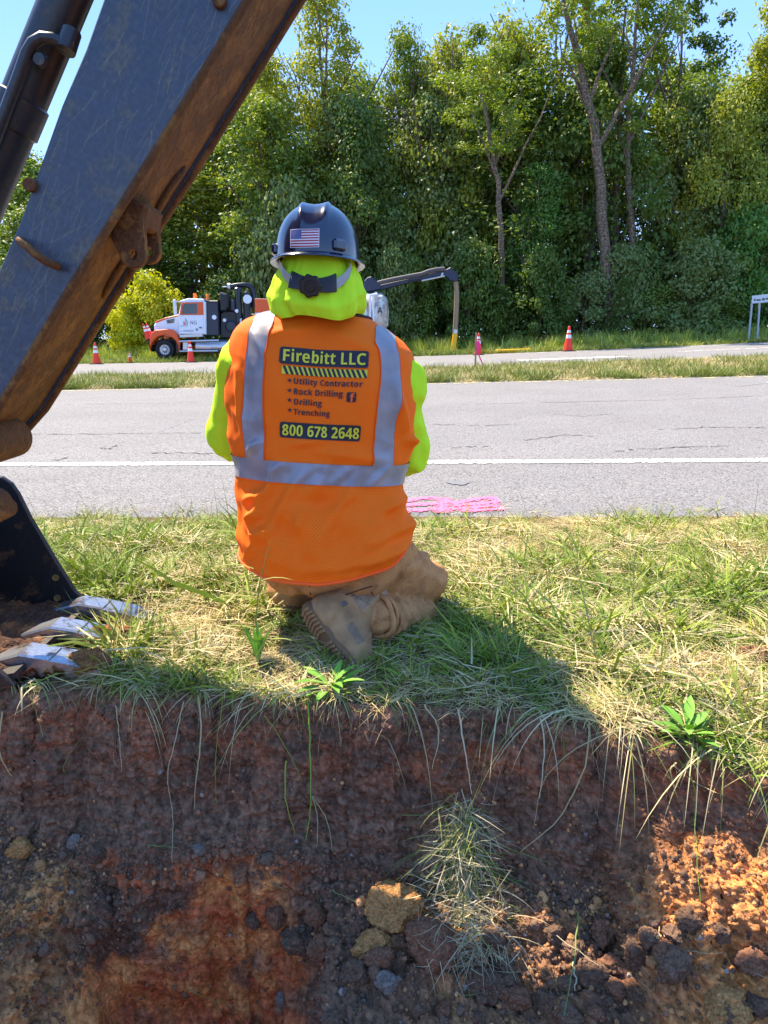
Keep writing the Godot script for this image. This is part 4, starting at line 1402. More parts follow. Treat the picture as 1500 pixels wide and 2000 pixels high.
var clod_cache := {}
func clod_mesh(seed_: int, rough: float, res := 14, tone := Color(0.30, 0.135, 0.055)) -> ArrayMesh:
	var key := "%d_%f" % [seed_, rough]
	if clod_cache.has(key): return clod_cache[key]
	var m := MB.new()
	var o := Vector3(seed_ * 7.3, seed_ * 1.7, 0)
	# cube sphere, knocked flat on some sides
	var cuts := []
	rng.seed = seed_
	for k in 11: cuts.append([rdir(), rng.randf_range(0.55, 0.9)])
	for ax in 3:
		for s in [-1.0, 1.0]:
			var st := m.v.size()
			for j in res + 1:
				for i in res + 1:
					var a := tan((float(i) / res * 2.0 - 1.0) * PI / 4.0)
					var b: float = tan((float(j) / res * 2.0 - 1.0) * PI / 4.0) * s
					var p := Vector3.ZERO
					p[ax] = s; p[(ax + 1) % 3] = a; p[(ax + 2) % 3] = b
					p = p.normalized()
					var r := 1.0
					for c in cuts:
						var dd: float = p.dot(c[0])
						if dd > 0.01: r = minf(r, c[1] / dd)
					r = lerpf(r, 1.0, 0.12)
					r += nz.get_noise_3dv(p * 26.0 + o) * 0.22 * rough * 2.0 + (absf(nz2.get_noise_3dv(p * 70.0 + o)) - 0.12) * 0.16 * rough * 2.0 + nz2.get_noise_3dv(p * 190.0 + o) * 0.05 * rough * 2.0
					m.col = tone * (1.0 + nz2.get_noise_3dv(p * 60.0 + o * 2.0) * 0.5)
					m.add(p * r)
			for j in res:
				for i in res:
					var q := st + j * (res + 1) + i
					m.quad(q, q + 1, q + res + 2, q + res + 1)
	clod_cache[key] = m.mesh()
	return clod_cache[key]

# ---------------------------------------------------------------- vacuum truck on the far shoulder
func text_mesh(s: String, size: float, depth: float, bold := true, serif := false) -> TextMesh:
	var f := SystemFont.new()
	f.font_names = PackedStringArray(["Droid Serif" if serif else "Droid Sans"])
	f.font_weight = 700 if bold else 400
	var t := TextMesh.new()
	t.text = s
	t.font = f
	t.font_size = 64
	t.pixel_size = size / 64.0
	t.depth = depth
	t.curve_step = 1.0
	return t

func build_truck() -> void:
	var D := 29.0
	var base := W(521, 706, D)
	base.z = -D - 1.2
	base.y = land(base.x, D + 1.0) + 0.015
	var gy := base.y
	var T := func(px, py, z := 0.0) -> Vector3:
		var p := W(px, py, D)
		return Vector3(p.x - base.x, p.y - base.y, 1.2 - z)
	var P := func(px, py) -> Vector2:
		var p: Vector3 = T.call(px, py)
		return Vector2(p.x, p.y)
	var poly := func(a: Array) -> PackedVector2Array:
		var r := PackedVector2Array()
		for q in a: r.append(P.call(q[0], q[1]))
		return r
	var white := mat("truck_white", Color(0.86, 0.87, 0.90), 0.3)
	var orange := mat("truck_orange", Color(0.86, 0.33, 0.10), 0.35)
	var blackp := mat("truck_black", Color(0.055, 0.06, 0.075), 0.4)
	var slate := mat("truck_slate", Color(0.16, 0.18, 0.23), 0.45)
	var chrome := mat("truck_aluminium", Color(0.75, 0.75, 0.76), 0.35, 0.8)
	var rubber := mat("tyre_rubber", Color(0.10, 0.10, 0.11), 0.85)
	var glass := mat("cab_glass", Color(0.10, 0.16, 0.18, 0.55), 0.05)
	glass.transparency = BaseMaterial3D.TRANSPARENCY_ALPHA
	var dirty := mat("dirty_tank", Color.WHITE, 0.6)
	dirty.albedo_texture = worn_tex(131, Color(0.80, 0.79, 0.77), Color(0.52, 0.42, 0.32), Color(0.4, 0.33, 0.26), 0.55, 100, 256)
	tri_map(dirty, 0.5)
	var t := thing("vacuum_truck", base, "orange and white vacuum excavation truck with black blower unit parked on the far shoulder", "truck")
	var wide := Vector3(0, 0, -2.4)
	var solid := func(called, pts, m, z0 := 0.0, depth := 2.4, bev := 0.03, parent = null) -> MeshInstance3D:
		var b := MB.new()
		b.prism(poly.call(pts), Vector3(0, 0, 1.2 - z0), Vector3.RIGHT, Vector3.UP, Vector3(0, 0, -depth), bev)
		return part(called, b, m, t if parent == null else parent)
	# wheels
	for w in [[321, 0.0], [321, 2.1], [585, 0.0], [585, 2.0], [637, 0.0], [637, 2.0]]:
		var c: Vector3 = T.call(w[0], 683)
		var r: float = c.y
		var b := MB.new()
		var z0: float = 1.16 - w[1]
		b.lathe([Vector2(r * 0.56, 0.0), Vector2(r * 0.72, 0.02), Vector2(r * 0.93, 0.01), Vector2(r, -0.05), Vector2(r, -0.25), Vector2(r * 0.93, -0.3), Vector2(r * 0.56, -0.3)], Vector3(c.x, c.y, z0), Vector3(0, 0, 1), 40)
		var wh := part("wheel", b, rubber, t)
		var rm := MB.new()
		rm.lathe([Vector2(r * 0.57, -0.01), Vector2(r * 0.54, 0.01), Vector2(r * 0.50, -0.03), Vector2(r * 0.34, -0.05), Vector2(r * 0.24, 0.0), Vector2(r * 0.22, 0.05), Vector2(r * 0.12, 0.07), Vector2(0, 0.07)], Vector3(c.x, c.y, z0), Vector3(0, 0, 1), 32)
		for k in 10:
			var a := TAU * k / 10
			rm.lathe([Vector2(0, 0.02), Vector2(0.022, 0.02), Vector2(0.022, -0.03)], Vector3(c.x + cos(a) * r * 0.40, c.y + sin(a) * r * 0.40, z0 - 0.02), Vector3(0, 0, 1), 8)
		part("rim", rm, chrome, wh)
	# hood, fender, bumper
	var hood: MeshInstance3D = solid.call("hood", [[297, 652], [296, 635], [300, 628], [318, 621], [346, 615], [349, 658], [330, 658]], white, 0.25, 1.9, 0.06)
	solid.call("hood_stripe", [[299.5, 627.6], [318, 620.4], [346, 614.3], [346, 616.6], [318, 623.6], [300, 630.6]], orange, 0.22, 1.96, 0.01, hood)
	for k in 3:
		var sl := MB.new()
		var a: Vector3 = T.call(322 + k * 0.6, 626 + k * 2.4)
		var e: Vector3 = T.call(337, 623 + k * 2.9)
		sl.tube([Vector3(a.x, a.y, 0.965), Vector3(e.x, e.y, 0.965)], [0.017], 6)
		part("hood_vent", sl, blackp, hood)
	var fpts := []
	for k in 13:
		var a := lerpf(PI * 1.02, PI * -0.06, k / 12.0)
		fpts.append([321 + cos(a) * 27.5, 683 - sin(a) * 28.5])
	var outer := [[351, 681], [351, 668], [345, 653], [336, 643.5], [322, 642.5], [303, 644.5], [295, 650], [292.5, 660], [291.5, 673]]
	solid.call("fender", fpts + outer, orange, 0.0, 0.5, 0.03)
	solid.call("fender", fpts + outer, orange, 1.9, 0.5, 0.03)
	solid.call("mud_guard", [[342, 668], [351, 672], [352, 690], [344, 690]], blackp, 0.05, 0.4, 0.02)
	solid.call("bumper", [[286.5, 668], [293, 666], [296, 676], [295, 687], [290, 683]], blackp, 0.1, 2.2, 0.03)
	# cab
	var cab: MeshInstance3D = solid.call("cab", [[348, 655], [347.5, 614], [352, 592], [358, 588], [398, 588], [401, 590], [402, 653]], white, 0.06, 2.28, 0.04)
	solid.call("roof", [[347, 590], [354, 585.5], [366, 582.5], [396, 583.5], [408, 586], [424, 586.5], [424, 590]], slate, 0.1, 2.2, 0.04, cab)
	solid.call("roof", [[347, 590], [353, 586], [366, 582.2], [396, 583.2], [399, 588.6]], white, 0.08, 2.24, 0.03, cab)
	var door: MeshInstance3D = solid.call("door", [[350, 652], [349.5, 615.4], [396, 615.4], [397, 652]], white, 0.035, 0.04, 0.008)
	solid.call("window_frame", [[350, 615], [353.5, 593], [357, 590.2], [396, 589.8], [397, 615], [385, 615], [385.6, 592.6], [359, 593], [356, 596], [355, 613.2], [385, 613.2], [385, 615]], orange, 0.035, 0.03, 0.004, door)
	solid.call("pane", [[355.2, 613], [356.4, 596.4], [359.4, 593.4], [385, 593], [384.6, 613]], glass, 0.042, 0.01, 0.0, door)
	var dh := MB.new()
	dh.box(T.call(391.5, 640) + Vector3(0, 0, 0.0), Vector3(0.11, 0.035, 0.05), 0.01)
	part("handle", dh, blackp, door)
	# door emblem and lettering
	var em := MB.new()
	var swoosh := func(b: MB, x0: float, top: float, bot: float, bulge: float, wd: float) -> void:
		for k in 10:
			var q := []
			for e in [0, 1]:
				var f: float = (k + e) / 10.0
				var y := lerpf(bot, top, f)
				var xx := x0 + bulge * sin(f * PI * 0.9 + 0.2)
				var ww := wd * sin(clampf(f * 0.95 + 0.04, 0, 1) * PI)
				var A: Vector3 = T.call(xx - ww, y)
				var B: Vector3 = T.call(xx + ww, y)
				q.append([Vector3(A.x, A.y, 1.1685), Vector3(B.x, B.y, 1.1685)])
			b.face([q[0][0], q[0][1], q[1][1], q[1][0]])
	swoosh.call(em, 358.5, 626, 637.5, 0.6, 1.5)
	part("flame_emblem", em, mat("emblem_red", Color(0.85, 0.32, 0.18), 0.5), door)
	var em2 := MB.new()
	swoosh.call(em2, 360.5, 620, 638.5, 2.2, 0.8)
	swoosh.call(em2, 361.5, 622, 639.5, 4.4, 0.7)
	part("flame_emblem", em2, mat("emblem_teal", Color(0.10, 0.50, 0.52), 0.5), door)
	var ng := put("lettering", text_mesh("NG", 0.19, 0.004, false), mat("emblem_grey", Color(0.25, 0.29, 0.34), 0.5), door)
	ng.position = T.call(377.5, 630.3) + Vector3(0, 0, -0.032)
	var fine := MB.new()
	for q in [[357.5, 645.8, 378, 644.8], [357.5, 648, 377, 647.2], [351.5, 637.5, 356.5, 636.4], [353, 647.6, 355, 646.0], [382, 646, 386, 641.5], [300.5, 637.2, 307, 636.6]]:
		var a: Vector3 = T.call(q[0], q[1])
		var b: Vector3 = T.call(q[2], q[3])
		var z := 1.1685 if q[0] > 340 else 0.953
		fine.face([Vector3(a.x, a.y, z), Vector3(b.x, a.y, z), Vector3(b.x, b.y, z), Vector3(a.x, b.y, z)])
	part("small_print", fine, mat("emblem_slate", Color(0.40, 0.48, 0.55), 0.5), door)
	# mirror, beacons, visor
	var mi := MB.new()
	mi.box(T.call(343.5, 600.5) + Vector3(0, 0, 0.12), Vector3(0.11, 0.60, 0.16), 0.03)
	mi.tube([T.call(343.5, 590) + Vector3(0, 0, 0.1), T.call(351, 588.5) + Vector3(0, 0, -0.1)], [0.016], 6)
	mi.tube([T.call(343.5, 612) + Vector3(0, 0, 0.1), T.call(350, 616) + Vector3(0, 0, -0.1)], [0.016], 6)
	part("mirror", mi, white, t)
	for q in [[375, 583, 0.5], [400.5, 585, 0.5]]:
		var bc := MB.new()
		var c: Vector3 = T.call(q[0], q[1], q[2])
		bc.lathe([Vector2(0.085, 0), Vector2(0.085, 0.05), Vector2(0.075, 0.06), Vector2(0.072, 0.20), Vector2(0.055, 0.23), Vector2(0, 0.235)], c, Vector3.UP, 16)
		part("beacon", bc, mat("amber_lens", Color(0.98, 0.48, 0.08), 0.25), t)
	# frame, tank, steps
	solid.call("chassis_rail", [[292, 668], [300, 662], [700, 660], [700, 672], [300, 676]], blackp, 0.7, 0.12, 0.01)
	solid.call("chassis_rail", [[292, 668], [300, 662], [700, 660], [700, 672], [300, 676]], blackp, 1.6, 0.12, 0.01)
	solid.call("step_box", [[349, 660], [349, 650.5], [394, 650.5], [396, 658]], chrome, 0.06, 0.4, 0.03)
	var tank := MB.new()
	var ta: Vector3 = T.call(379, 677.5, 0.42)
	var tb: Vector3 = T.call(455, 677.5, 0.42)
	tank.lathe([Vector2(0, 0), Vector2(0.24, 0), Vector2(0.27, 0.02), Vector2(0.27, 0.6), Vector2(0.275, 0.6), Vector2(0.275, 0.66), Vector2(0.27, 0.66), Vector2(0.27, tb.x - ta.x - 0.02), Vector2(0.24, tb.x - ta.x), Vector2(0, tb.x - ta.x)], ta, Vector3.RIGHT, 24)
	part("fuel_tank", tank, chrome, t)
	solid.call("battery_box", [[355, 684], [355, 667], [366, 665], [366, 684]], chrome, 0.1, 0.5, 0.03)
	for q in [[350, 667, 427, 664.5], [350, 686.5, 425, 685.5]]:
		var st := MB.new()
		var a: Vector3 = T.call(q[0], q[1], 0.06)
		var b: Vector3 = T.call(q[2], q[3], 0.06)
		st.tube([a, b], [0.045], 8)
		part("side_step", st, chrome, t)
	# slate sleeper panel, then the blower unit
	solid.call("rear_panel", [[402, 655], [401, 588], [424, 588], [426, 655]], slate, 0.15, 2.1, 0.04)
	solid.call("engine_housing", [[426, 660], [426, 612], [433, 606], [452, 606], [460, 612], [497, 612], [497, 660]], blackp, 0.35, 1.8, 0.05)
	solid.call("silencer", [[426.5, 608], [425.5, 572], [428, 569], [441, 572], [445, 577], [445, 600], [440, 609]], blackp, 0.15, 0.7, 0.08)
	solid.call("silencer", [[447, 606], [446, 588], [450, 583], [458, 585], [458, 610]], slate, 0.2, 0.6, 0.08)
	var pipes := MB.new()
	pipes.lathe([Vector2(0.14, 0), Vector2(0.14, 0.65), Vector2(0.155, 0.65), Vector2(0.155, 0.70), Vector2(0.14, 0.70), Vector2(0.14, 1.22), Vector2(0.155, 1.22), Vector2(0.155, 1.27), Vector2(0.12, 1.3)], T.call(464.5, 628, 0.35), Vector3.UP, 20)
	pipes.lathe([Vector2(0.0, 0), Vector2(0.08, 0), Vector2(0.14, 0.25), Vector2(0.155, 0.95), Vector2(0.15, 1.35), Vector2(0.0, 1.42)], T.call(482, 640, 0.30), Vector3.UP, 20)
	var arch := []
	for q in [[437, 558.5], [446, 558], [456, 556], [470, 554.5], [478, 555], [485, 558.5], [489, 566], [490, 580], [490, 600]]: arch.append(T.call(q[0], q[1], 0.6))
	pipes.tube(arch, [0.11], 14)
	pipes.tube([T.call(456, 570, 0.5), T.call(456, 556, 0.55)], [0.06], 10)
	part("blower_pipe", pipes, mat("pipe_black", Color(0.09, 0.10, 0.14), 0.3), t)
	var fl := MB.new()
	fl.lathe([Vector2(0.13, -0.02), Vector2(0.15, -0.02), Vector2(0.15, 0.09), Vector2(0.13, 0.09)], T.call(440, 558.4, 0.6), Vector3.RIGHT, 16)
	fl.tube([T.call(428, 558.5, 0.6), T.call(438, 558.5, 0.6)], [0.03], 8)
	part("pipe_flange", fl, chrome, t)
	for q in [[482, 584, 0.17, 0.12], [417, 619.5, 0.09, 0.12], [435, 625, 0.07, 0.33], [460.5, 607, 0.07, 0.18], [487.5, 627, 0.07, 0.13]]:
		var s := MB.new()
		var c: Vector3 = T.call(q[0], q[1], q[3])
		s.lathe([Vector2(0, 0.012), Vector2(q[2], 0.012), Vector2(q[2], -0.04)], c, Vector3(0, 0, 1), 20)
		part("round_sticker", s, white, t)
	var cap := MB.new()
	var cc: Vector3 = T.call(448, 637, 0.33)
	cap.lathe([Vector2(0, 0.1), Vector2(0.16, 0.09), Vector2(0.24, 0.02), Vector2(0.26, -0.05)], cc, Vector3(0, 0, 1), 20)
	part("blower_cover", cap, slate, t)
	var cl := MB.new()
	var coil := []
	for k in 40: coil.append(T.call(468.5 + 1.6 * sin(k * 0.9), 622 + k * 0.28, 0.22 + 0.03 * cos(k * 0.9)))
	cl.tube(coil, [0.018], 5)
	part("coiled_cable", cl, white, t)
	# tool body and debris tank
	solid.call("tool_body", [[497, 660], [497, 583], [716, 586], [716, 642], [700, 660]], white, 0.05, 2.3, 0.03)
	solid.call("body_stripe", [[497.3, 611], [497.3, 583.3], [715.8, 586.2], [715.8, 602]], orange, 0.04, 2.32, 0.01)
	solid.call("under_body", [[470, 672], [470, 658], [716, 640], [726, 652], [720, 668]], blackp, 0.3, 1.8, 0.03)
	var dt := MB.new()
	dt.lathe([Vector2(0, 0.46), Vector2(0.35, 0.44), Vector2(0.62, 0.36), Vector2(0.76, 0.2), Vector2(0.78, 0.0), Vector2(0.84, 0.0), Vector2(0.84, -0.12), Vector2(0.78, -0.12), Vector2(0.78, -0.6)], T.call(737, 610, 0.95), Vector3.RIGHT, 32)
	part("tank_door", dt, dirty, t)
	var fr := MB.new()
	for q in [[723, 576, 723, 640, 0.05], [729, 576, 729, 641, 0.1], [716, 641, 728, 641, 0.06], [722, 577, 736, 574, 0.1]]:
		fr.tube([T.call(q[0], q[1], q[4]), T.call(q[2], q[3], q[4])], [0.05], 6)
	part("tail_frame", fr, white, t)
	var kn := MB.new()
	for q in [[744, 581, 0.5], [752, 612, 0.8], [753, 632, 0.8], [746, 643, 0.5], [734, 578, 0.3], [738, 642, 0.25]]:
		kn.box(T.call(q[0], q[1], q[2]), Vector3(0.22, 0.24, 0.25), 0.06)
	part("door_clamp", kn, dirty, t)
	var le := put("tank_letter", text_mesh("A", 0.30, 0.01, true), blackp, t)
	le.position = T.call(742, 606, 0.10)
	# boom over the tail
	var navy := mat("boom_navy", Color(0.13, 0.15, 0.24), 0.4)
	solid.call("boom_base", [[708, 568], [710, 545], [716, 538], [724, 536], [736, 546], [744, 556], [744, 562], [722, 567]], navy, 0.8, 0.7, 0.04)
	var bm: MeshInstance3D = solid.call("boom", [[740, 564], [741, 553], [799, 540], [876, 521], [884, 517], [894, 526], [899, 531], [900, 546], [884, 545], [877, 537], [868, 534], [800, 549]], navy, 0.95, 0.35, 0.03)
	solid.call("boom_sleeve", [[799, 545], [799.5, 534], [823, 529.5], [824, 541]], navy, 0.88, 0.5, 0.02, bm)
	var hs := MB.new()
	var hp := []
	for q in [[728, 553], [745, 547.5], [770, 542], [798, 536.5], [826, 531.5], [840, 526], [856, 522.5], [872, 521]]: hp.append(T.call(q[0], q[1], 0.9))
	hs.tube(hp, [0.09], 10)
	part("boom_hose", hs, mat("hose_grey", Color(0.30, 0.28, 0.28), 0.6), t)
	var rod := MB.new()
	rod.tube([T.call(826, 545, 0.9), T.call(872, 535, 0.9)], [0.04], 8)
	rod.tube([T.call(866, 536, 0.9), T.call(868, 529, 0.9)], [0.05], 8)
	part("boom_ram", rod, chrome, t)
	var tn := mat("hose_tan", Color(0.56, 0.47, 0.36), 0.7)
	var sh := MB.new()
	var sp := []
	var sr := []
	for k in 61:
		var f := k / 60.0
		var px := pc([0.0, 0.25, 0.6, 1.0], [895.5, 897.5, 896.5, 894.5], f)
		sp.append(T.call(px, lerpf(546, 646, f), 1.1))
		sr.append(0.098 + (0.008 if k % 2 == 0 else 0.0))
	sh.tube(sp, sr, 12)
	part("suction_hose", sh, tn, t)
	var cu := MB.new()
	cu.tube([T.call(894.5, 643, 1.1), T.call(894.3, 651, 1.1)], [0.115], 12)
	part("hose_coupling", cu, chrome, t)
	var yl := MB.new()
	var yp := []
	for q in [[894.3, 651], [893.5, 661], [891.8, 670], [891.6, 678], [893, 684], [897, 688]]: yp.append(T.call(q[0], q[1], 1.1))
	yl.tube(yp, [0.105, 0.105, 0.105, 0.105, 0.10, 0.095], 12)
	part("suction_nozzle", yl, mat("hose_yellow", Color(0.92, 0.68, 0.06), 0.45), t)

# ---------------------------------------------------------------- cones, stake, sign, pipe
func cone_thing(at: Vector3, h: float, label: String, tilt := 0.0) -> Node3D:
	var t := thing("traffic_cone", at, label, "traffic cone", "orange traffic cones along the far road")
	var red := mat("cone_orange", Color(0.95, 0.22, 0.09), 0.5)
	var wht := mat("cone_band", Color(0.90, 0.89, 0.88), 0.45)
	var r0 := h * 0.19
	var rt := h * 0.035
	var b := MB.new()
	b.lathe([Vector2(r0, h * 0.035), Vector2(lerpf(r0, rt, 0.97), h * 0.985), Vector2(rt * 0.7, h), Vector2(0, h)], Vector3.ZERO, Vector3.UP, 24)
	part("cone_body", b, red, t)
	var bs := MB.new()
	bs.box(Vector3(0, h * 0.02, 0), Vector3(h * 0.5, h * 0.04, h * 0.5), h * 0.012)
	part("base", bs, mat("cone_base", Color(0.12, 0.11, 0.11), 0.8), t)
	for q in [[0.52, 0.66], [0.74, 0.84]]:
		var k := MB.new()
		var f0: float = q[0]
		var f1: float = q[1]
		k.lathe([Vector2(lerpf(r0, rt, (f0 - 0.035) / 0.95) + 0.004, h * f0), Vector2(lerpf(r0, rt, (f1 - 0.035) / 0.95) + 0.004, h * f1)], Vector3.ZERO, Vector3.UP, 24)
		part("reflective_band", k, wht, t)
	t.rotation.z = tilt
	return t

func build_roadworks() -> void:
	var on := func(px, d, up := 0.02) -> Vector3:
		var p := W(px, 690, d)
		return Vector3(p.x, land(p.x, d) + up, -d)
	cone_thing(on.call(187, 27.6), 0.80, "orange cone with white bands standing by itself ahead of the truck")
	cone_thing(on.call(253, 28.6), 0.42, "small orange cone in the gap between the truck and the cone standing by itself")
	cone_thing(on.call(372, 27.8), 0.80, "orange cone with white bands beside the truck's step")
	cone_thing(on.call(934, 27.5), 0.80, "orange cone with white bands directly behind the wooden stake")
	cone_thing(on.call(1109, 27.8), 0.93, "tall orange cone with white bands near the end of the yellow pipe")
	var truck: Node3D = get_node("vacuum_truck")
	for q in [[291, 664, 0.3, "orange and white cone carried tilted on the truck's bumper, outer one"], [297, 663, 0.28, "orange and white cone carried tilted on the truck's bumper, close to the hood"]]:
		var p := W(q[0], q[1], 29.3)
		cone_thing(p, 0.66, q[3], q[2])
	# survey stake with pink ribbon
	var sb := on.call(929, 18.6, 0.0) as Vector3
	var t := thing("survey_stake", sb, "wooden survey stake with pink ribbon standing in the median grass", "stake")
	var b := MB.new()
	b.prism(PackedVector2Array([Vector2(-0.022, -0.1), Vector2(0.022, -0.1), Vector2(0.024, 0.86), Vector2(0.0, 0.885), Vector2(-0.022, 0.87)]), Vector3(0, 0, 0.008), Vector3.RIGHT, Vector3.UP, Vector3(0, 0, -0.016), 0.001)
	part("lath", b, mat("stake_wood", Color(0.60, 0.50, 0.42), 0.85), t)
	var rb := MB.new()
	var prev := []
	for k in 12:
		var f := k / 11.0
		var c := Vector3(0.03 + 0.10 * f * f + 0.06 * f + 0.012 * sin(f * 9.0), 0.66 - 0.62 * f, 0.02 + 0.02 * sin(f * 7.0))
		var w := lerpf(0.05, 0.014, smooth(0.25, 0.6, f))
		var row := [c - Vector3(w, 0, 0), c + Vector3(w, 0.01, 0.012)]
		if prev: rb.face([prev[0], prev[1], row[1], row[0]])
		prev = row
	part("ribbon", rb, mat("pink_ribbon", Color(0.98, 0.20, 0.48), 0.5), t)
	# yellow pipe on the grass beyond the road
	var yp := MB.new()
	var pts := []
	for q in [[944, 28.6], [965, 28.5], [990, 28.6], [1015, 28.5], [1034, 28.7]]: pts.append(on.call(q[0], q[1], 0.09))
	yp.tube(pts, [0.075], 10)
	tag(part("yellow_pipe", yp, mat("hose_yellow", Color(0.92, 0.68, 0.06), 0.45)), "yellow pipe lying on the far verge between two cones", "pipe")
	# white sign on two posts
	var s0 := on.call(1464, 29.5, 0.0) as Vector3
	var sg := thing("road_sign", s0, "small white sign on two pale posts at the edge of the far road", "sign")
	var alu := mat("sign_post", Color(0.66, 0.68, 0.70), 0.45, 0.4)
	for q in [[1463, 658, 1469, 586], [1480, 656, 1484, 584]]:
		var a := W(q[0], q[1], 29.5)
		var e := W(q[2], q[3], 29.5)
		var m := MB.new()
		a.y -= 0.25
		m.tube([a - s0, e - s0], [0.042], 8)
		part("post", m, alu, sg)
	var pm := MB.new()
	var pa := []
	for q in [[1467, 593], [1467, 578], [1503, 574], [1503, 590]]:
		var p := W(q[0], q[1], 29.5) - s0
		pa.append(Vector2(p.x, p.y))
	pm.prism(PackedVector2Array(pa), Vector3(0, 0, 0.08), Vector3.RIGHT, Vector3.UP, Vector3(0, 0, -0.02), 0.004)
	part("sign_panel", pm, mat("sign_white", Color(0.80, 0.81, 0.82), 0.45), sg)
	var pr := MB.new()
	for q in [[1470, 588, 1474, 584], [1475, 588, 1484, 584.5], [1486, 587, 1492, 582.5], [1493, 585.5, 1500, 582]]:
		var p := W(q[0], q[1], 29.5) - s0
		var e := W(q[2], q[3], 29.5) - s0
		pr.face([Vector3(p.x, p.y, 0.0825), Vector3(e.x, p.y, 0.0825), Vector3(e.x, e.y, 0.0825), Vector3(p.x, e.y, 0.0825)])
	part("worn_print", pr, mat("sign_print", Color(0.34, 0.34, 0.36), 0.6), sg)

# ---------------------------------------------------------------- kneeling worker seen from behind
var torso := Transform3D.IDENTITY
const VY := [0.0, 0.05, 0.12, 0.19, 0.25, 0.325, 0.437, 0.525, 0.575, 0.608, 0.632, 0.648, 0.656]
const VA := [0.230, 0.243, 0.238, 0.234, 0.238, 0.247, 0.252, 0.248, 0.236, 0.206, 0.164, 0.122, 0.104]
const VB := [0.170, 0.174, 0.162, 0.146, 0.139, 0.142, 0.150, 0.148, 0.142, 0.136, 0.128, 0.121, 0.119]
const VX := [0.024, 0.024, 0.012, 0.006, 0.002, 0.0, 0.0, 0.0, 0.0, 0.002, 0.006, 0.010, 0.012]
const VZ := [0.0, 0.0, 0.0, 0.0, 0.0, -0.002, -0.006, -0.012, -0.018, -0.026, -0.034, -0.040, -0.042]
var folds := []

func to_local_px(px: float, py: float) -> Vector2:
	var p := torso.affine_inverse() * W(px, py, 1.745)
	return Vector2(p.x, p.y)

func vest_fold(x: float, y: float) -> float:
	var s := 0.0
	for f in folds:
		var a: Vector2 = f[0]
		var ab: Vector2 = f[1]
		var q := Vector2(x, y) - a
		var h: float = q.dot(ab) * f[5]
		if h < -0.25 or h > 1.25: continue
		var hc := clampf(h, 0, 1)
		var r := (q - ab * hc)
		var d: float = r.length_squared() / (f[2] * f[2])
		if d > 6.0: continue
		var sd: float = 1.0
		s += f[3] * 2.5 * exp(-d) * sin(PI * clampf(h * 0.9 + 0.05, 0, 1)) * sd
	return s

# t: height in the vest's own measure (0 hem, 0.656 collar); th: 0 at the right side, PI/2 at the back
func vest_point(th: float, t: float, off := 0.0) -> Vector3:
	var a := pc(VY, VA, t) + off
	var b := pc(VY, VB, t) + off
	var c := cos(th)
	var s := sin(th)
	var e := 2.0 / 2.45
	var x := signf(c) * pow(absf(c), e) * a
	var z := signf(s) * pow(absf(s), e) * b
	var top := smooth(0.42, 0.62, t)
	var y := t
	# the nearer shoulder sags, the hem rises at one side and dips at the back
	y += -0.085 * x * top
	y += (1.0 - smooth(0.0, 0.16, t)) * (0.045 * maxf(x, 0.0) / 0.24 - 0.028 * maxf(s, 0.0) + 0.02 * (1.0 - absf(s)))
	var k := 0.0
	if s > -0.3:
		k = vest_fold(x, y) * smooth(-0.3, 0.15, s)
	k += nz.get_noise_3d(x * 130.0, y * 60.0, z * 130.0) * 0.009 * (1.0 - top * 0.6)
	# creases: sharp where the cloth bunches below the belt and at the sides
	var bunch := (1.0 - smooth(0.10, 0.24, t)) * 0.7 + 0.5 * smooth(0.12, 0.22, absf(x)) * (1.0 - top)
	k += (0.16 - absf(nz.get_noise_2d(x * 95.0 - y * 75.0 + 300.0, y * 40.0 + x * 30.0))) * 0.020 * bunch * smooth(-0.3, 0.2, s)
	k += (0.14 - absf(nz2.get_noise_2d(x * 60.0 + y * 130.0, y * 70.0 - x * 40.0 + 90.0))) * 0.010 * (0.35 + bunch) * smooth(-0.3, 0.2, s)
	# shallow hollow between the shoulder blades, cloth standing away at the sides near the waist
	k += -0.016 * exp(-pow(x / 0.06, 2)) * smooth(0.2, 0.4, t) * maxf(s, 0.0)
	k += 0.012 * exp(-pow((absf(x) - 0.12) / 0.05, 2)) * exp(-pow((t - 0.47) / 0.1, 2)) * maxf(s, 0.0)
	k += -0.009 * exp(-pow((t - 0.225) / 0.05, 2)) + 0.006 * sin(x * 46.0 + y * 22.0) * exp(-pow((t - 0.12) / 0.09, 2)) * maxf(s, 0.0)
	var n := Vector3(c, 0.15, s).normalized()
	return torso * (Vector3(x + pc(VY, VX, t), y, z + pc(VY, VZ, t)) + n * k)

# back of the vest at a lateral place x and height t
func vest_back(x: float, t: float, off: float) -> Vector3:
	var a := pc(VY, VA, t)
	var u := clampf((x - pc(VY, VX, t)) / a, -0.9999, 0.9999)
	var c := signf(u) * pow(absf(u), 2.45 / 2.0)
	return vest_point(acos(clampf(c, -1, 1)), t, off)

func vest_t(x: float, y: float) -> float:      # undo the sag
	return y + 0.085 * x * smooth(0.42, 0.62, y)

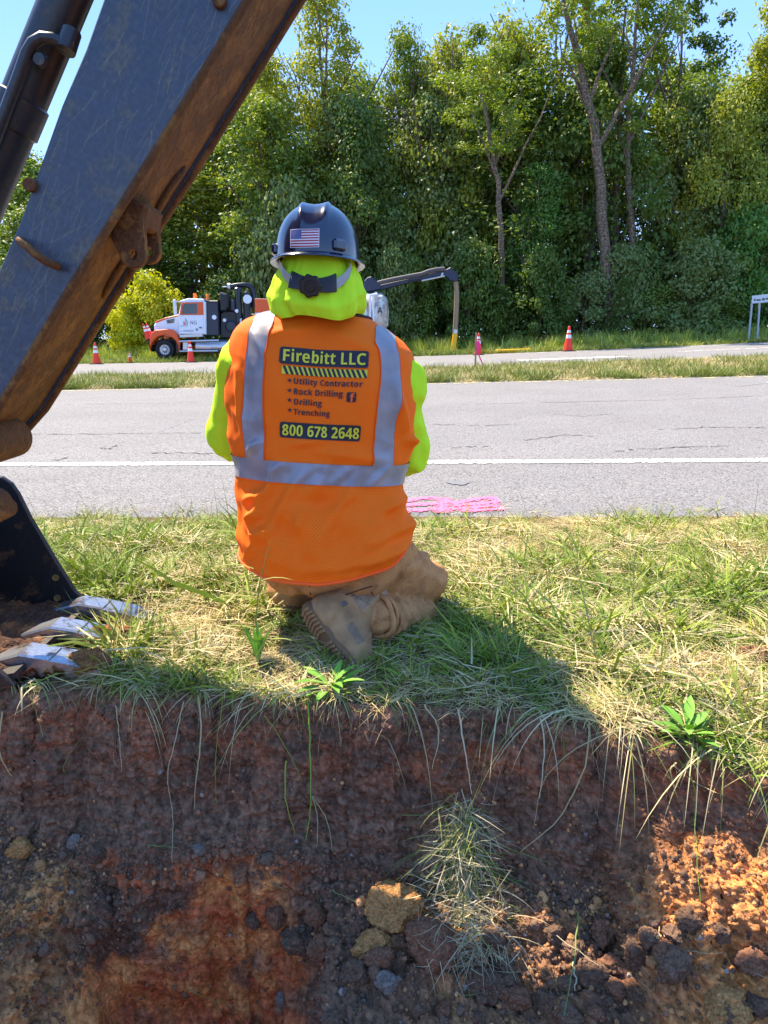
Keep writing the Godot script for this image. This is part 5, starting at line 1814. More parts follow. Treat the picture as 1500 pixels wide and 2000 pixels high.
func patch_on_vest(b: MB, outline: PackedVector2Array, off: float, cell := 0.006) -> void:
	# fill an outline with small squares cut to it, laid on the cloth
	var lo := outline[0]
	var hi := outline[0]
	for p in outline:
		lo = lo.min(p); hi = hi.max(p)
	var nx := maxi(1, int(ceil((hi.x - lo.x) / cell)))
	var ny := maxi(1, int(ceil((hi.y - lo.y) / cell)))
	for i in nx:
		for j in ny:
			var q := PackedVector2Array([Vector2(lo.x + i * cell, lo.y + j * cell), Vector2(lo.x + (i + 1) * cell, lo.y + j * cell), Vector2(lo.x + (i + 1) * cell, lo.y + (j + 1) * cell), Vector2(lo.x + i * cell, lo.y + (j + 1) * cell)])
			for piece in Geometry2D.intersect_polygons(outline, q):
				var pts := []
				for p in piece: pts.append(vest_back(p.x, vest_t(p.x, p.y), off))
				b.face(pts)

func round_rect(a: Vector2, b: Vector2, r: float) -> PackedVector2Array:
	var o := PackedVector2Array()
	for k in 4:
		var c := Vector2(b.x - r if k in [0, 3] else a.x + r, b.y - r if k in [0, 1] else a.y + r)
		for e in 6:
			var g := PI / 2 * k + PI / 2 * e / 5.0
			o.append(c + Vector2(cos(g), sin(g)) * r)
	return o

func text_on_vest(s: String, left: Vector2, width: float, off: float, bold := true, height := 0.0) -> MB:
	var tm := text_mesh(s, 0.1, 0.0, bold)
	tm.horizontal_alignment = HORIZONTAL_ALIGNMENT_LEFT
	var a := tm.get_mesh_arrays()
	var v: PackedVector3Array = a[Mesh.ARRAY_VERTEX]
	var lo := Vector3(9, 9, 9)
	var hi := -lo
	for p in v:
		lo = lo.min(p); hi = hi.max(p)
	var k := width / (hi.x - lo.x)
	var ky := k if height == 0.0 else height / (hi.y - lo.y)
	var b := MB.new()
	for p in v:
		var q := left + Vector2((p.x - lo.x) * k, (p.y - lo.y) * ky)
		b.add(vest_back(q.x, vest_t(q.x, q.y), off))
	b.ix = a[Mesh.ARRAY_INDEX]
	return b

func build_person() -> void:
	torso = Transform3D(Basis(Vector3(0, 0, 1), deg_to_rad(-3.2)) * Basis(Vector3(1, 0, 0), deg_to_rad(-2.0)), Vector3(-0.189, 0.212, -1.88))
	var base := Vector3(-0.14, 0.0, -1.85)
	var who := thing("person", base, "kneeling worker in orange mesh vest, lime shirt and dark hard hat, back turned", "person")
	# materials
	var orange := mat("vest_mesh", Color.WHITE, 0.75, 0.0, 0.3)
	var kn := Image.create(64, 64, false, Image.FORMAT_RGB8)
	for y in 64:
		for x in 64:
			var row := int(y / 16)
			var fx := fmod(x + (8 if row % 2 else 0), 16.0) - 8.0
			var fy := fmod(y, 16.0) - 8.0
			var h := clampf((sqrt(fx * fx + fy * fy * 1.5) - 3.2) / 2.2, 0, 1)
			kn.set_pixel(x, y, Color(0.98, 0.30, 0.03).lerp(Color(1.0, 0.46, 0.08), h))
	orange.albedo_texture = ImageTexture.create_from_image(kn)
	var kb := kn.duplicate()
	kb.convert(Image.FORMAT_RGBA8)
	kb.bump_map_to_normal_map(4.0)
	orange.normal_enabled = true
	orange.normal_texture = ImageTexture.create_from_image(kb)
	orange.normal_scale = 0.5
	orange.uv1_scale = Vector3(1.0 / 0.0165, 1.0 / 0.0165, 1)
	var trim := mat("vest_trim", Color(1.0, 0.38, 0.08), 0.7)
	var tape := mat("reflective_tape", Color.WHITE, 0.42, 0.0, 0.6)
	tape.albedo_texture = tone_tex(256, 141, 0.02, Color(0.50, 0.48, 0.51), Color(0.60, 0.58, 0.61), 4, 1.5)
	tri_map(tape, 3.0)
	var lime := mat("lime_cloth", Color(0.80, 0.97, 0.19), 0.8, 0.0, 0.3)
	lime.backlight_enabled = true
	lime.backlight = Color(0.85, 1.0, 0.2) * 0.35
	lime.normal_enabled = true
	lime.normal_texture = bump_tex(256, 143, 0.05, 2.0)
	lime.normal_scale = 0.25
	tri_map(lime, 6.0)
	var ink := mat("print_navy", Color(0.11, 0.11, 0.17), 0.6)
	var gold := mat("print_yellow", Color(0.84, 0.80, 0.20), 0.6)
	var skin := mat("skin", Color(0.72, 0.52, 0.42), 0.6)
	var khaki := mat("work_trousers", Color.WHITE, 0.9, 0.0, 0.25)
	khaki.albedo_texture = worn_tex(151, Color(0.75, 0.53, 0.34), Color(0.60, 0.41, 0.27), Color(0.46, 0.32, 0.22), 0.56, 160)
	khaki.normal_enabled = true
	khaki.normal_texture = bump_tex(512, 152, 0.08, 2.5)
	khaki.normal_scale = 0.3
	tri_map(khaki, 3.0)
	var place := func(o: Node3D) -> Node3D:
		o.position = -base
		return o

	# folds of the vest, traced from the photograph: from, to, width, height
	for f in [[470, 1040, 545, 905, 0.012, 0.007], [500, 1060, 600, 900, 0.014, 0.006], [540, 1075, 660, 880, 0.015, 0.005], [590, 1085, 720, 900, 0.016, 0.004], [660, 1100, 780, 960, 0.018, 0.005],
		[455, 985, 520, 960, 0.012, 0.008], [462, 1020, 505, 1000, 0.010, 0.007], [470, 1050, 530, 1030, 0.012, 0.007], [700, 1060, 815, 1030, 0.016, 0.006], [690, 1095, 820, 1062, 0.015, 0.006],
		[560, 870, 640, 860, 0.010, 0.004], [480, 890, 510, 860, 0.010, 0.006], [600, 880, 760, 905, 0.014, 0.004], [520, 650, 600, 640, 0.014, 0.005], [640, 640, 740, 690, 0.016, 0.004], [770, 740, 810, 900, 0.012, 0.006],
		[455, 720, 470, 860, 0.010, 0.006], [790, 860, 815, 880, 0.010, 0.006], [540, 980, 700, 985, 0.022, -0.006], [520, 930, 560, 900, 0.009, 0.005], [575, 945, 620, 905, 0.009, 0.004], [640, 950, 690, 910, 0.010, 0.004], [720, 955, 760, 915, 0.009, 0.004], [560, 1000, 620, 930, 0.013, 0.005],
		[620, 1010, 700, 960, 0.014, 0.004], [720, 1000, 800, 985, 0.014, 0.006], [480, 640, 520, 700, 0.010, 0.004], [560, 1110, 760, 1090, 0.014, 0.004]]:
		var a := to_local_px(f[0], f[1])
		var b := to_local_px(f[2], f[3])
		folds.append([a, b - a, f[4], f[5], 0, 1.0 / (b - a).length_squared()])
	# vest cloth
	var vb := MB.new()
	vb.grid(300, 170, func(u, w):
		var t := lerpf(0.0, 0.656, w)
		var th: float = u * TAU
		return [vest_point(th, t), Vector2(th * 0.21, t)])
	var vest := part("safety_vest", vb, orange, who)
	place.call(vest)
	vest.set_meta("label", "orange mesh safety vest with grey reflective tape and contractor lettering")
	var hem := MB.new()
	for e in [[0.001, 0.0042], [0.654, 0.0045]]:
		var ring := []
		for k in 121: ring.append(vest_point(TAU * k / 120.0, e[0], 0.001))
		hem.tube(ring, [e[1]], 8, false)
		if e[0] < 0.1: part("hem", hem, trim, vest)
		else: part("collar_binding", hem, mat("collar_dark", Color(0.20, 0.14, 0.13), 0.8), vest)
		hem = MB.new()
	# reflective tape: belt and two braces
	var belt := MB.new()
	var bc := vest_t(0.0, to_local_px(632, 928).y)
	belt.grid(240, 12, func(u, w): return [vest_point(u * TAU, bc + lerpf(-0.026, 0.027, w), 0.0030), Vector2(u, w)])
	part("reflective_belt", belt, tape, vest)
	for st in [[[[494, 905], [496, 860], [494, 770], [497, 700], [499, 660], [506, 634]], 0.0255], [[[747, 920], [752, 860], [758, 770], [763, 710], [760, 680], [752, 658]], 0.0255]]:
		var ys := []
		var xs := []
		for q in st[0]:
			var l := to_local_px(q[0], q[1])
			ys.append(l.y); xs.append(l.x)
		var sb := MB.new()
		var hw: float = st[1]
		sb.grid(10, 90, func(u, w):
			var t: float = lerpf(bc + 0.020, 0.64, w)
			var x := pc(ys, xs, t) + lerpf(-hw, hw, u)
			# stop each line of cloth where it reaches the shoulder ridge
			var lim := t
			var a := pc(VY, VA, lim)
			if absf(x) > a * 0.995:
				var lo := 0.45
				var hi := lim
				for k in 14:
					var mid := (lo + hi) * 0.5
					if pc(VY, VA, mid) * 0.995 > absf(x): lo = mid
					else: hi = mid
				lim = lo
			return [vest_back(x, lim, 0.0034), Vector2(u, w)])
		part("reflective_brace", sb, tape, vest)
		for side in [-1.0, 1.0]:
			var pipe := []
			for k in 60:
				var t := lerpf(bc + 0.028, 0.60, k / 59.0)
				pipe.append(vest_back(pc(ys, xs, t) + side * (hw + 0.0015), t, 0.003))
			var pb := MB.new()
			pb.tube(pipe, [0.0014], 5)
			part("tape_stitching", pb, trim, vest)
	# print on the back
	var V := func(px, py) -> Vector2: return to_local_px(px, py)
	var ra := func(x0, y0, x1, y1) -> Array:
		var c := to_local_px((x0 + x1) * 0.5, (y0 + y1) * 0.5)
		var h := Vector2((x1 - x0), (y1 - y0)) * 0.5 / 789.0
		return [c - h, c + h]
	for e in [[548, 682, 714, 714, 0.0065], [546, 828, 703, 859, 0.0065], [676.5, 767, 693.5, 785.5, 0.0028]]:
		var r: Array = ra.call(e[0], e[1], e[2], e[3])
		var pb := MB.new()
		patch_on_vest(pb, round_rect(r[0], r[1], e[4]), 0.0022)
		part("print_panel", pb, ink, vest)
	var r1: Array = ra.call(552.5, 719, 711.5, 734.5)
	var sb2 := MB.new()
	patch_on_vest(sb2, PackedVector2Array([r1[0], Vector2(r1[1].x, r1[0].y), r1[1], Vector2(r1[0].x, r1[1].y)]), 0.0022)
	part("print_bar", sb2, gold, vest)
	var hz := MB.new()
	var pw_: float = (r1[1].x - r1[0].x) / 17.4
	for k in 17:
		var x: float = r1[0].x + pw_ * (k + 0.15)
		var para := PackedVector2Array([Vector2(x + pw_ * 0.72, r1[0].y), Vector2(x + pw_ * 1.26, r1[0].y), Vector2(x + pw_ * 0.54, r1[1].y), Vector2(x, r1[1].y)])
		for p in para.size(): para[p].x = minf(para[p].x, r1[1].x)
		patch_on_vest(hz, para, 0.0030)
	part("print_hazard_stripe", hz, ink, vest)
	# lines of lettering: text, left px, baseline-bottom px, right px, size
	for e in [["Firebitt LLC", 555, 709.5, 708, gold, 0.0034, 24], ["Utility Contractor", 574, 757, 703, ink, 0.0022, 0], ["Rock Drilling", 574, 776.5, 668, ink, 0.0022, 0], ["Drilling", 574, 795.5, 627, ink, 0.0022, 0], ["Trenching", 573, 815, 643, ink, 0.0022, 0], ["800 678 2648", 551, 854.5, 699, gold, 0.0034, 22]]:
		var l := to_local_px(e[1], e[2])
		var w: float = (e[3] - e[1]) / 789.0
		# keep every line level with the cloth's own cross direction
		var mid := to_local_px((e[1] + e[3]) * 0.5, e[2])
		var tb := text_on_vest(e[0], Vector2(mid.x - w * 0.5, mid.y), w, 0.0046 if e[4] == gold else 0.0034, true, e[6] / 789.0)
		part("print_lettering", tb, e[4], vest)
	for py in [747, 766.5, 785.5, 805]:
		var star := PackedVector2Array()
		var c: Vector2 = to_local_px(638, py)
		c.x = to_local_px(565, py).x
		for k in 10:
			var a := PI / 2 + TAU * k / 10.0
			star.append(c + Vector2(cos(a), sin(a)) * (0.0062 if k % 2 == 0 else 0.0026))
		var sb3 := MB.new()
		patch_on_vest(sb3, star, 0.0034, 0.02)
		part("print_star", sb3, ink, vest)
	var fr: Array = ra.call(681.5, 768.5, 690.5, 784.8)
	var fm := text_on_vest("f", fr[0], fr[1].x - fr[0].x, 0.0044, true, fr[1].y - fr[0].y)
	part("print_lettering", fm, trim, vest)

	# shirt: torso and long sleeves
	var sl := W(474, 706, 1.905)
	var el := W(452, 850, 1.985)
	var wl := W(560, 935, 2.26)
	var sr := W(790, 748, 1.90)
	var er := W(796, 884, 1.965)
	var wr := W(690, 940, 2.28)
	var chest := torso * Vector3(0, 0.40, -0.01)
	var shirt_p := [[sl + Vector3(0.02, 0.0, 0), el, 0.078, 0.057], [el, wl, 0.053, 0.042], [sr - Vector3(0.02, 0.0, 0), er, 0.068, 0.048], [er, wr, 0.054, 0.042], [chest, Vector3(0.20, 0.17, 0.10)], [torso * Vector3(0, 0.2, 0), Vector3(0.19, 0.2, 0.10)], [sl, sr, 0.04, 0.04]]
	var sm := nets(Vector3(-0.56, 0.30, -2.36), Vector3(0.22, 0.90, -1.74), 0.0095, func(p: Vector3):
		var d := prims_sd(p, shirt_p, 0.05)
		if d < 0.03:
			d += (absf(nz.get_noise_3d(p.x * 130.0 + p.y * 70.0, p.y * 60.0 - p.x * 50.0, p.z * 90.0)) - 0.2) * 0.026
			d += nz2.get_noise_3d(p.x * 90.0, p.y * 260.0, p.z * 90.0) * 0.004
		return d)
	place.call(part("shirt", sm, lime, who))
	# body underneath: head, neck, hands, one surface
	var hc := W(621, 540, 1.88)
	var head_p := [[hc + Vector3(0, 0.015, 0.005), Vector3(0.075, 0.098, 0.092)], [hc + Vector3(0, -0.055, -0.055), Vector3(0.052, 0.055, 0.048)], [hc + Vector3(0, -0.02, -0.092), hc + Vector3(0, -0.032, -0.108), 0.010, 0.013], [hc + Vector3(0, -0.06, 0.0), hc + Vector3(0, -0.19, -0.02), 0.052, 0.055],
		[hc + Vector3(-0.077, -0.005, 0.0), Vector3(0.012, 0.03, 0.019)], [hc + Vector3(0.077, -0.005, 0.0), Vector3(0.012, 0.03, 0.019)], [hc + Vector3(-0.018, -0.068, -0.098), hc + Vector3(0.018, -0.068, -0.098), 0.007, 0.007]]
	var bm := nets(hc - Vector3(0.11, 0.22, 0.13), hc + Vector3(0.11, 0.13, 0.12), 0.006, func(p: Vector3): return prims_sd(p, head_p, 0.018))
	nets(Vector3(-0.50, 0.10, -2.32), Vector3(0.20, 0.86, -1.76), 0.02, func(p: Vector3): return prims_sd(p, [[sl, el, 0.045, 0.04], [el, wl, 0.038, 0.028], [sr, er, 0.045, 0.04], [er, wr, 0.038, 0.028], [chest, Vector3(0.17, 0.15, 0.085)], [torso * Vector3(0, 0.12, 0), Vector3(0.16, 0.2, 0.09)], [hc + Vector3(0, -0.22, 0), hc + Vector3(0, -0.12, 0), 0.06, 0.055]], 0.05), null, bm)
	for hs in [[wl, 1.0], [wr, -1.0]]:
		var o: Vector3 = hs[0]
		var sd: float = hs[1]
		var fw := Vector3(0.45 * sd, -0.25, -0.86).normalized()
		var up := Vector3(0, 1, 0)
		var rt := fw.cross(up).normalized()
		up = rt.cross(fw)
		var hp := [[o - fw * 0.02, o + fw * 0.03, 0.030, 0.032], [o + fw * 0.04, Vector3(0.036, 0.022, 0.036)], [o + fw * 0.07, o + fw * 0.05 + rt * 0.01, 0.026, 0.028]]
		for k in 4:
			var a := o + fw * 0.075 + rt * (0.0205 * (k - 1.5))
			var ln: float = [0.030, 0.036, 0.033, 0.026][k]
			var b := a + fw * ln - up * 0.010
			var c := b + fw * ln * 0.45 - up * ln * 0.6
			hp.append([a, b, 0.0098, 0.0092]); hp.append([b, c, 0.0092, 0.0082]); hp.append([c, c - up * ln * 0.5 - fw * 0.008, 0.0082, 0.0074])
		var th := o + fw * 0.03 + rt * (0.030 * sd)
		hp.append([th, th + fw * 0.035 + rt * 0.022 * sd - up * 0.012, 0.012, 0.011]); hp.append([th + fw * 0.035 + rt * 0.022 * sd - up * 0.012, th + fw * 0.064 + rt * 0.014 * sd - up * 0.026, 0.011, 0.009])
		nets(o - Vector3(0.13, 0.10, 0.18), o + Vector3(0.13, 0.08, 0.06), 0.0045, func(p: Vector3): return prims_sd(p, hp, 0.006), null, bm)
	place.call(part("body", bm, skin, who))
	for s in [-1, 1]:
		var ey := MB.new()
		ey.lathe([Vector2(0, 0.011), Vector2(0.008, 0.008), Vector2(0.011, 0.0), Vector2(0.008, -0.008), Vector2(0, -0.011)], hc + Vector3(0.03 * s, 0.012, -0.083), Vector3(0, 0, -1), 12)
		place.call(part("eye", ey, mat("eye_white", Color(0.86, 0.85, 0.83), 0.2), who))
	build_headgear(who, base, lime)
	build_legs(who, base, khaki)

func build_headgear(who: Node3D, base: Vector3, lime: Material) -> void:
	# lime neck shade: rings read from its outline
	var rows := [[500, 556, 688, 0.092], [522, 550, 694, 0.099], [545, 539, 704, 0.110], [570, 532, 709, 0.119], [592, 531, 711, 0.124], [608, 534, 711, 0.125], [618, 539, 708, 0.121], [624, 546, 703, 0.116]]
	var ys := []
	var cx := []
	var ra := []
	var rb := []
	for r in rows:
		var a := W(r[1], r[0], 1.875)
		var b := W(r[2], r[0], 1.875)
		ys.append(a.y); cx.append((a.x + b.x) * 0.5); ra.append((b.x - a.x) * 0.5); rb.append(r[3])
	ys.reverse(); cx.reverse(); ra.reverse(); rb.reverse()
	var hood := func(th: float, y: float, off: float) -> Vector3:
		var e := 0.86
		var c := cos(th)
		var s := sin(th)
		var fall := 1.0 - smooth(ys[0], ys[ys.size() - 1], y)
		var pl := sin(th * 11.0 + sin(y * 40.0)) * 0.006 * fall * (1.0 - 0.75 * exp(-pow((th - PI / 2) / 0.6, 2)))
		pl += nz.get_noise_3d(c * 55.0, y * 150.0, s * 55.0) * 0.007
		pl += 0.004 * exp(-pow((y - (ys[3] + 0.012 * cos(th * 2.0))) / 0.012, 2))
		var A: float = pc(ys, ra, y) + off + pl
		var B: float = pc(ys, rb, y) + off + pl
		return Vector3(pc(ys, cx, y) + signf(c) * pow(absf(c), e) * A, y + (0.006 * maxf(s, 0.0) + 0.007 * sin(th * 4.0 + 0.6) - 0.006 * cos(th * 2.0) * -1.0) * fall, -1.875 + signf(s) * pow(absf(s), e) * B)
	var hb := MB.new()
	var y0: float = ys[0]
	var y1: float = ys[ys.size() - 1]
	hb.grid(150, 60, func(u, w):
		# open over the face
		var th := lerpf(-PI * 0.28, PI * 1.28, u)
		return [hood.call(th, lerpf(y0, y1, w), 0.0), Vector2(u, w)])
	var hd := part("neck_shade", hb, lime, who)
	hd.position = -base
	# hard hat
	var shell := mat("hat_plastic", Color(0.065, 0.10, 0.215), 0.17, 0.0, 0.6)
	shell.clearcoat_enabled = true
	shell.clearcoat = 0.5
	shell.clearcoat_roughness = 0.15
	shell.normal_enabled = true
	shell.normal_texture = bump_tex(256, 161, 0.03, 1.5)
	shell.normal_scale = 0.06
	tri_map(shell, 4.0)
	var o := W(621, 512, 1.87)
	var HA := 0.1045
	var HB := 0.127
	var HH := W(620, 396, 1.86).y - o.y
	var tilt := Basis(Vector3(0, 0, 1), deg_to_rad(-1.5)) * Basis(Vector3(1, 0, 0), deg_to_rad(-4.0))
	var dome := func(th: float, t: float, off: float) -> Vector3:
		var r := pow(maxf(0.0, 1.0 - pow(t, 2.5)), 1.0 / 2.1)
		var x := cos(th) * HA * r
		var z := sin(th) * HB * r
		var y := t * HH
		var up := smooth(0.30, 0.75, t) * smooth(-0.9, 0.2, z / HB + 0.4)
		var rid := exp(-pow((absf(x + 0.004) - 0.030) / 0.0085, 2)) * 0.0055 * up
		rid -= exp(-pow((x + 0.004) / 0.016, 2)) * 0.004 * up
		var n := Vector3(cos(th) / HA * r, t / HH * 1.1, sin(th) / HB * r).normalized()
		return o + tilt * (Vector3(x, y, z) + n * (rid + off))
	var sb := MB.new()
	sb.grid(160, 90, func(u, w): return [dome.call(u * TAU, 1.0 - pow(1.0 - w, 1.35) if w < 1.0 else 1.0, 0.0), Vector2(u, w)], true)
	var hat := part("hard_hat", sb, shell, who)
	hat.position = -base
	hat.set_meta("label", "glossy dark navy hard hat with a flag sticker at the back")
	var br := MB.new()
	var ring := [[0.000, 0.004], [0.006, 0.0015], [0.0125, -0.004], [0.0135, -0.0068], [0.012, -0.0085], [0.004, -0.006], [-0.004, -0.003], [-0.006, 0.02]]
	br.grid(120, ring.size() - 1, func(u, w):
		var q = ring[int(round(w * (ring.size() - 1)))]
		var th: float = u * TAU
		var peak := 1.0 + 3.6 * pow(maxf(0.0, -sin(th)), 4.0)
		var gx: float = cos(th) * (HA + q[0])
		var gz: float = sin(th) * (HB + (q[0] * peak if q[0] > 0.0 else q[0]))
		return [o + tilt * Vector3(gx, q[1] - 0.002 * (peak - 1.0), gz), Vector2(u, w)], true)
	part("brim", br, shell, hat)
	# accessory slots
	for th in [PI * 0.93, PI * 0.31]:
		var b := MB.new()
		var c: Vector3 = dome.call(th, 0.16, 0.002)
		var n := Vector3(cos(th) / HA, 0.0, sin(th) / HB).normalized()
		b.box(c, Vector3(0.036, 0.026, 0.016), 0.005, tilt * Basis(Vector3.UP, atan2(n.x, n.z)))
		part("slot_housing", b, shell, hat)
	# flag sticker
	var fi := Image.create(380, 200, false, Image.FORMAT_RGB8)
	fi.fill(Color(0.86, 0.86, 0.88))
	for k in 13:
		if k % 2 == 0: fi.fill_rect(Rect2i(6, 6 + int(k * 188.0 / 13.0), 368, int(188.0 / 13.0) + 1), Color(0.66, 0.08, 0.14))
	fi.fill_rect(Rect2i(6, 6, 142, 101), Color(0.08, 0.18, 0.50))
	for j in 9:
		for i in (6 if j % 2 == 0 else 5):
			var x := 6 + 13 + i * 23 + (0 if j % 2 == 0 else 12)
			var y := 6 + 11 + j * 10
			fi.fill_rect(Rect2i(x - 3, y - 1, 7, 3), Color(0.86, 0.88, 0.92))
			fi.fill_rect(Rect2i(x - 1, y - 3, 3, 7), Color(0.86, 0.88, 0.92))
	var fmat := mat("flag_sticker", Color.WHITE, 0.35)
	fmat.albedo_texture = ImageTexture.create_from_image(fi)
	var fb := MB.new()
	var p0 := tilt.inverse() * (W(566.5, 483, 1.755) - o)
	var p1 := tilt.inverse() * (W(624, 447, 1.755) - o)
	fb.grid(16, 10, func(u, w):
		var x := lerpf(p0.x, p1.x, u)
		var y := lerpf(p0.y, p1.y, w) - 0.0015 * sin(u * PI)
		var t := clampf(y / HH, 0.02, 0.98)
		var r := pow(1.0 - pow(t, 2.5), 1.0 / 2.1)
		var th := acos(clampf(x / (HA * r), -1, 1))
		return [dome.call(th, t, 0.0012), Vector2(u, 1.0 - w)])
	part("flag_sticker", fb, fmat, hat)
	# headband: grey straps, dark ratchet band and knob over the neck shade
	var grey := mat("strap_grey", Color(0.62, 0.62, 0.62), 0.5)
	var dk := mat("ratchet_brown", Color(0.13, 0.075, 0.07), 0.4)
	var th_of := func(px, py) -> Array:
		var best := [0.0, 0.0]
		var bd := 9.0
		for i in 60:
			var th := lerpf(0.15, PI - 0.15, i / 59.0)
			var yy: float = W(px, py, 1.75).y
			for q in 3:
				var pt: Vector3 = hood.call(th, yy, 0.006)
				yy = W(px, py, -pt.z).y
			var p: Vector3 = hood.call(th, yy, 0.006)
			var d := absf(p.x - W(px, py, -p.z).x)
			if d < bd:
				bd = d
				best = [th, yy]
		return best
	for s in [[[547, 514], [554, 530], [562, 543], [571, 552]], [[686, 512], [680, 530], [670, 543], [655, 553]]]:
		var b := MB.new()
		var prev := []
		for q in s:
			var e: Array = th_of.call(q[0], q[1])
			var c: Vector3 = hood.call(e[0], e[1], 0.009)
			var row := [c + Vector3(0, 0.011, 0), c + Vector3(0, 0.0, 0.0015), c + Vector3(0, -0.013, 0)]
			if prev:
				b.face([prev[0], row[0], row[1], prev[1]])
				b.face([prev[1], row[1], row[2], prev[2]])
			prev = row
		part("suspension_strap", b, grey, hat)
	var e0: Array = th_of.call(567, 548)
	var e1: Array = th_of.call(657, 550)
	var band := MB.new()
	for ly in [[-0.021, 0.0075], [-0.021, 0.012]]: pass
	var prof := [[-0.0215, 0.006], [-0.0205, 0.0125], [0.0195, 0.0125], [0.0205, 0.006]]
	band.grid(30, 3, func(u, w):
		var q = prof[int(round(w * 3))]
		var th := lerpf(e0[0], e1[0], u)
		var yc: float = lerpf(e0[1], e1[1], u) - 0.010 * sin(u * PI)
		return [hood.call(th, yc + q[0] * (0.72 + 0.28 * absf(u * 2.0 - 1.0)), q[1]), Vector2(u, w)])
	part("ratchet_band", band, dk, hat)
	var ek: Array = th_of.call(609, 561)
	var kc: Vector3 = hood.call(ek[0], ek[1], 0.012)
	var knob := MB.new()
	var kp := PackedVector2Array()
	for k in 64:
		var a := TAU * k / 64
		var r := 0.0255 * (1.0 + 0.075 * cos(a * 7.0))
		kp.append(Vector2(cos(a), sin(a)) * r)
	knob.prism(kp, kc, Vector3.RIGHT, Vector3(0, 0.995, 0.1), Vector3(0, -0.1, 0.995) * 0.016, 0.003)
	knob.lathe([Vector2(0.0, 0.012), Vector2(0.006, 0.012), Vector2(0.0075, 0.019), Vector2(0.012, 0.019), Vector2(0.014, 0.0155)], kc, Vector3(0, -0.1, 0.995), 20)
	part("ratchet_knob", knob, dk, hat)

func build_legs(who: Node3D, base: Vector3, khaki: Material) -> void:
	var hipc := W(648, 1058, 1.885)
	var hr := W(722, 1085, 1.88)
	var kr := W(824, 1136, 2.06)
	var kr2 := W(818, 1204, 1.99)
	var ar := W(742, 1206, 1.79)
	var hl := W(575, 1080, 1.89)
	var kl := W(560, 985, 2.34)
	var al := W(556, 1150, 2.04)
	var pr := [[hipc, Vector3(0.185, 0.135, 0.135)], [hipc + Vector3(0.065, -0.055, 0.06), Vector3(0.105, 0.09, 0.085)], [hipc + Vector3(-0.065, -0.05, 0.055), Vector3(0.105, 0.085, 0.085)], [hr, kr, 0.100, 0.076], [hl, kl, 0.105, 0.075]]
	var shins := [[kr2, ar, 0.062, 0.052], [kl, al, 0.068, 0.055]]
	var m := nets(Vector3(-0.50, -0.03, -2.48), Vector3(0.28, 0.48, -1.64), 0.0105, func(p: Vector3):
		var d := smin(prims_sd(p, pr, 0.035), prims_sd(p, shins, 0.03), 0.006)
		if d < 0.03:
			# creases bunch at the back of the knee and the cuff
			d += nz.get_noise_3d(p.x * 120.0, p.y * 150.0, p.z * 120.0) * 0.013
			d += (absf(nz2.get_noise_3d(p.x * 150.0 - p.y * 190.0, p.y * 110.0 + p.x * 60.0, p.z * 150.0)) - 0.15) * 0.026
			d += sin((p.x * 0.9 - p.z * 0.35) * 190.0 + p.y * 60.0) * 0.006 * smooth(-0.03, 0.01, p.x) * (1.0 - smooth(0.06, 0.10, p.x)) * smooth(-1.95, -1.80, p.z) * (1.0 - smooth(0.10, 0.14, p.y))
		return d)
	var tr := part("trousers", m, khaki, who)
	tr.position = -base
	var sh := (ar - kr2).normalized()
	var cs := sh.cross(Vector3.UP).normalized()
	var cu := cs.cross(sh)
	for cf in [[0.016, 0.053, 0.0075], [0.004, 0.056, 0.006], [-0.010, 0.057, 0.007]]:
		var ring := []
		for k in 33:
			var a := TAU * k / 32.0
			ring.append(ar + sh * (cf[0] + 0.006 * sin(a * 2.0 + cf[1] * 400.0)) + (cs * cos(a) + cu * sin(a)) * (cf[1] + 0.004 * sin(a * 3.0 + cf[0] * 200.0)))
		var cb := MB.new()
		cb.tube(ring, [cf[2]], 8, false)
		part("cuff_fold", cb, khaki, tr)
	# seams: centre back and pocket welts
	var dark := mat("seam_dark", Color(0.24, 0.15, 0.11), 0.9)
	for s in [[[606, 1122], [605, 1140], [607, 1160]], [[672, 1162], [700, 1152], [727, 1144]], [[726, 1156], [729, 1161]], [[500, 1105], [540, 1128], [604, 1142]]]:
		var pts := []
		for q in s:
			# march along the line of sight to the cloth
			var d := 1.60
			var p := Vector3.ZERO
			for k in 60:
				p = W(q[0], q[1], d)
				var e := prims_sd(p, pr, 0.035)
				if e < 0.002: break
				d += maxf(e * 0.7, 0.001)
			pts.append(p + Vector3(0, 0, 0.004))
		var b := MB.new()
		b.tube(pts, [0.0016], 6)
		part("seam", b, dark, tr)
	# boots
	var ru := Vector3(0.74, 0.20, -0.64).normalized()
	var rf := Vector3(0.30, -0.72, 0.62)
	rf = (rf - ru * rf.dot(ru)).normalized()
	var heel := W(588, 1186, 1.74)
	boot(who, base, heel, rf, ru, "tan leather work boot with its worn sole turned up", 1.0)
	var lh := W(545, 1188, 1.965)
	var lf := Vector3(0.14, -0.10, -0.98).normalized()
	var lu := Vector3(0.05, 0.98, -0.1)
	lu = (lu - lf * lu.dot(lf)).normalized()
	boot(who, base, Vector3(lh.x + 0.02, 0.012, lh.z), lf, lu, "tan leather work boot planted flat under the worker", -1.0)

func window_of(p: Vector3) -> float:
	var a := smooth(0.004, -0.002, maxf(absf(p.y - 0.135) - 0.030, absf(p.x - 0.060 + (p.y - 0.135) * 0.25) - 0.024))
	var b := smooth(0.003, -0.002, maxf(absf(p.y - 0.062 - (p.x - 0.12) * -0.1) - 0.011, absf(p.x - 0.130) - 0.028))
	return maxf(a, b)

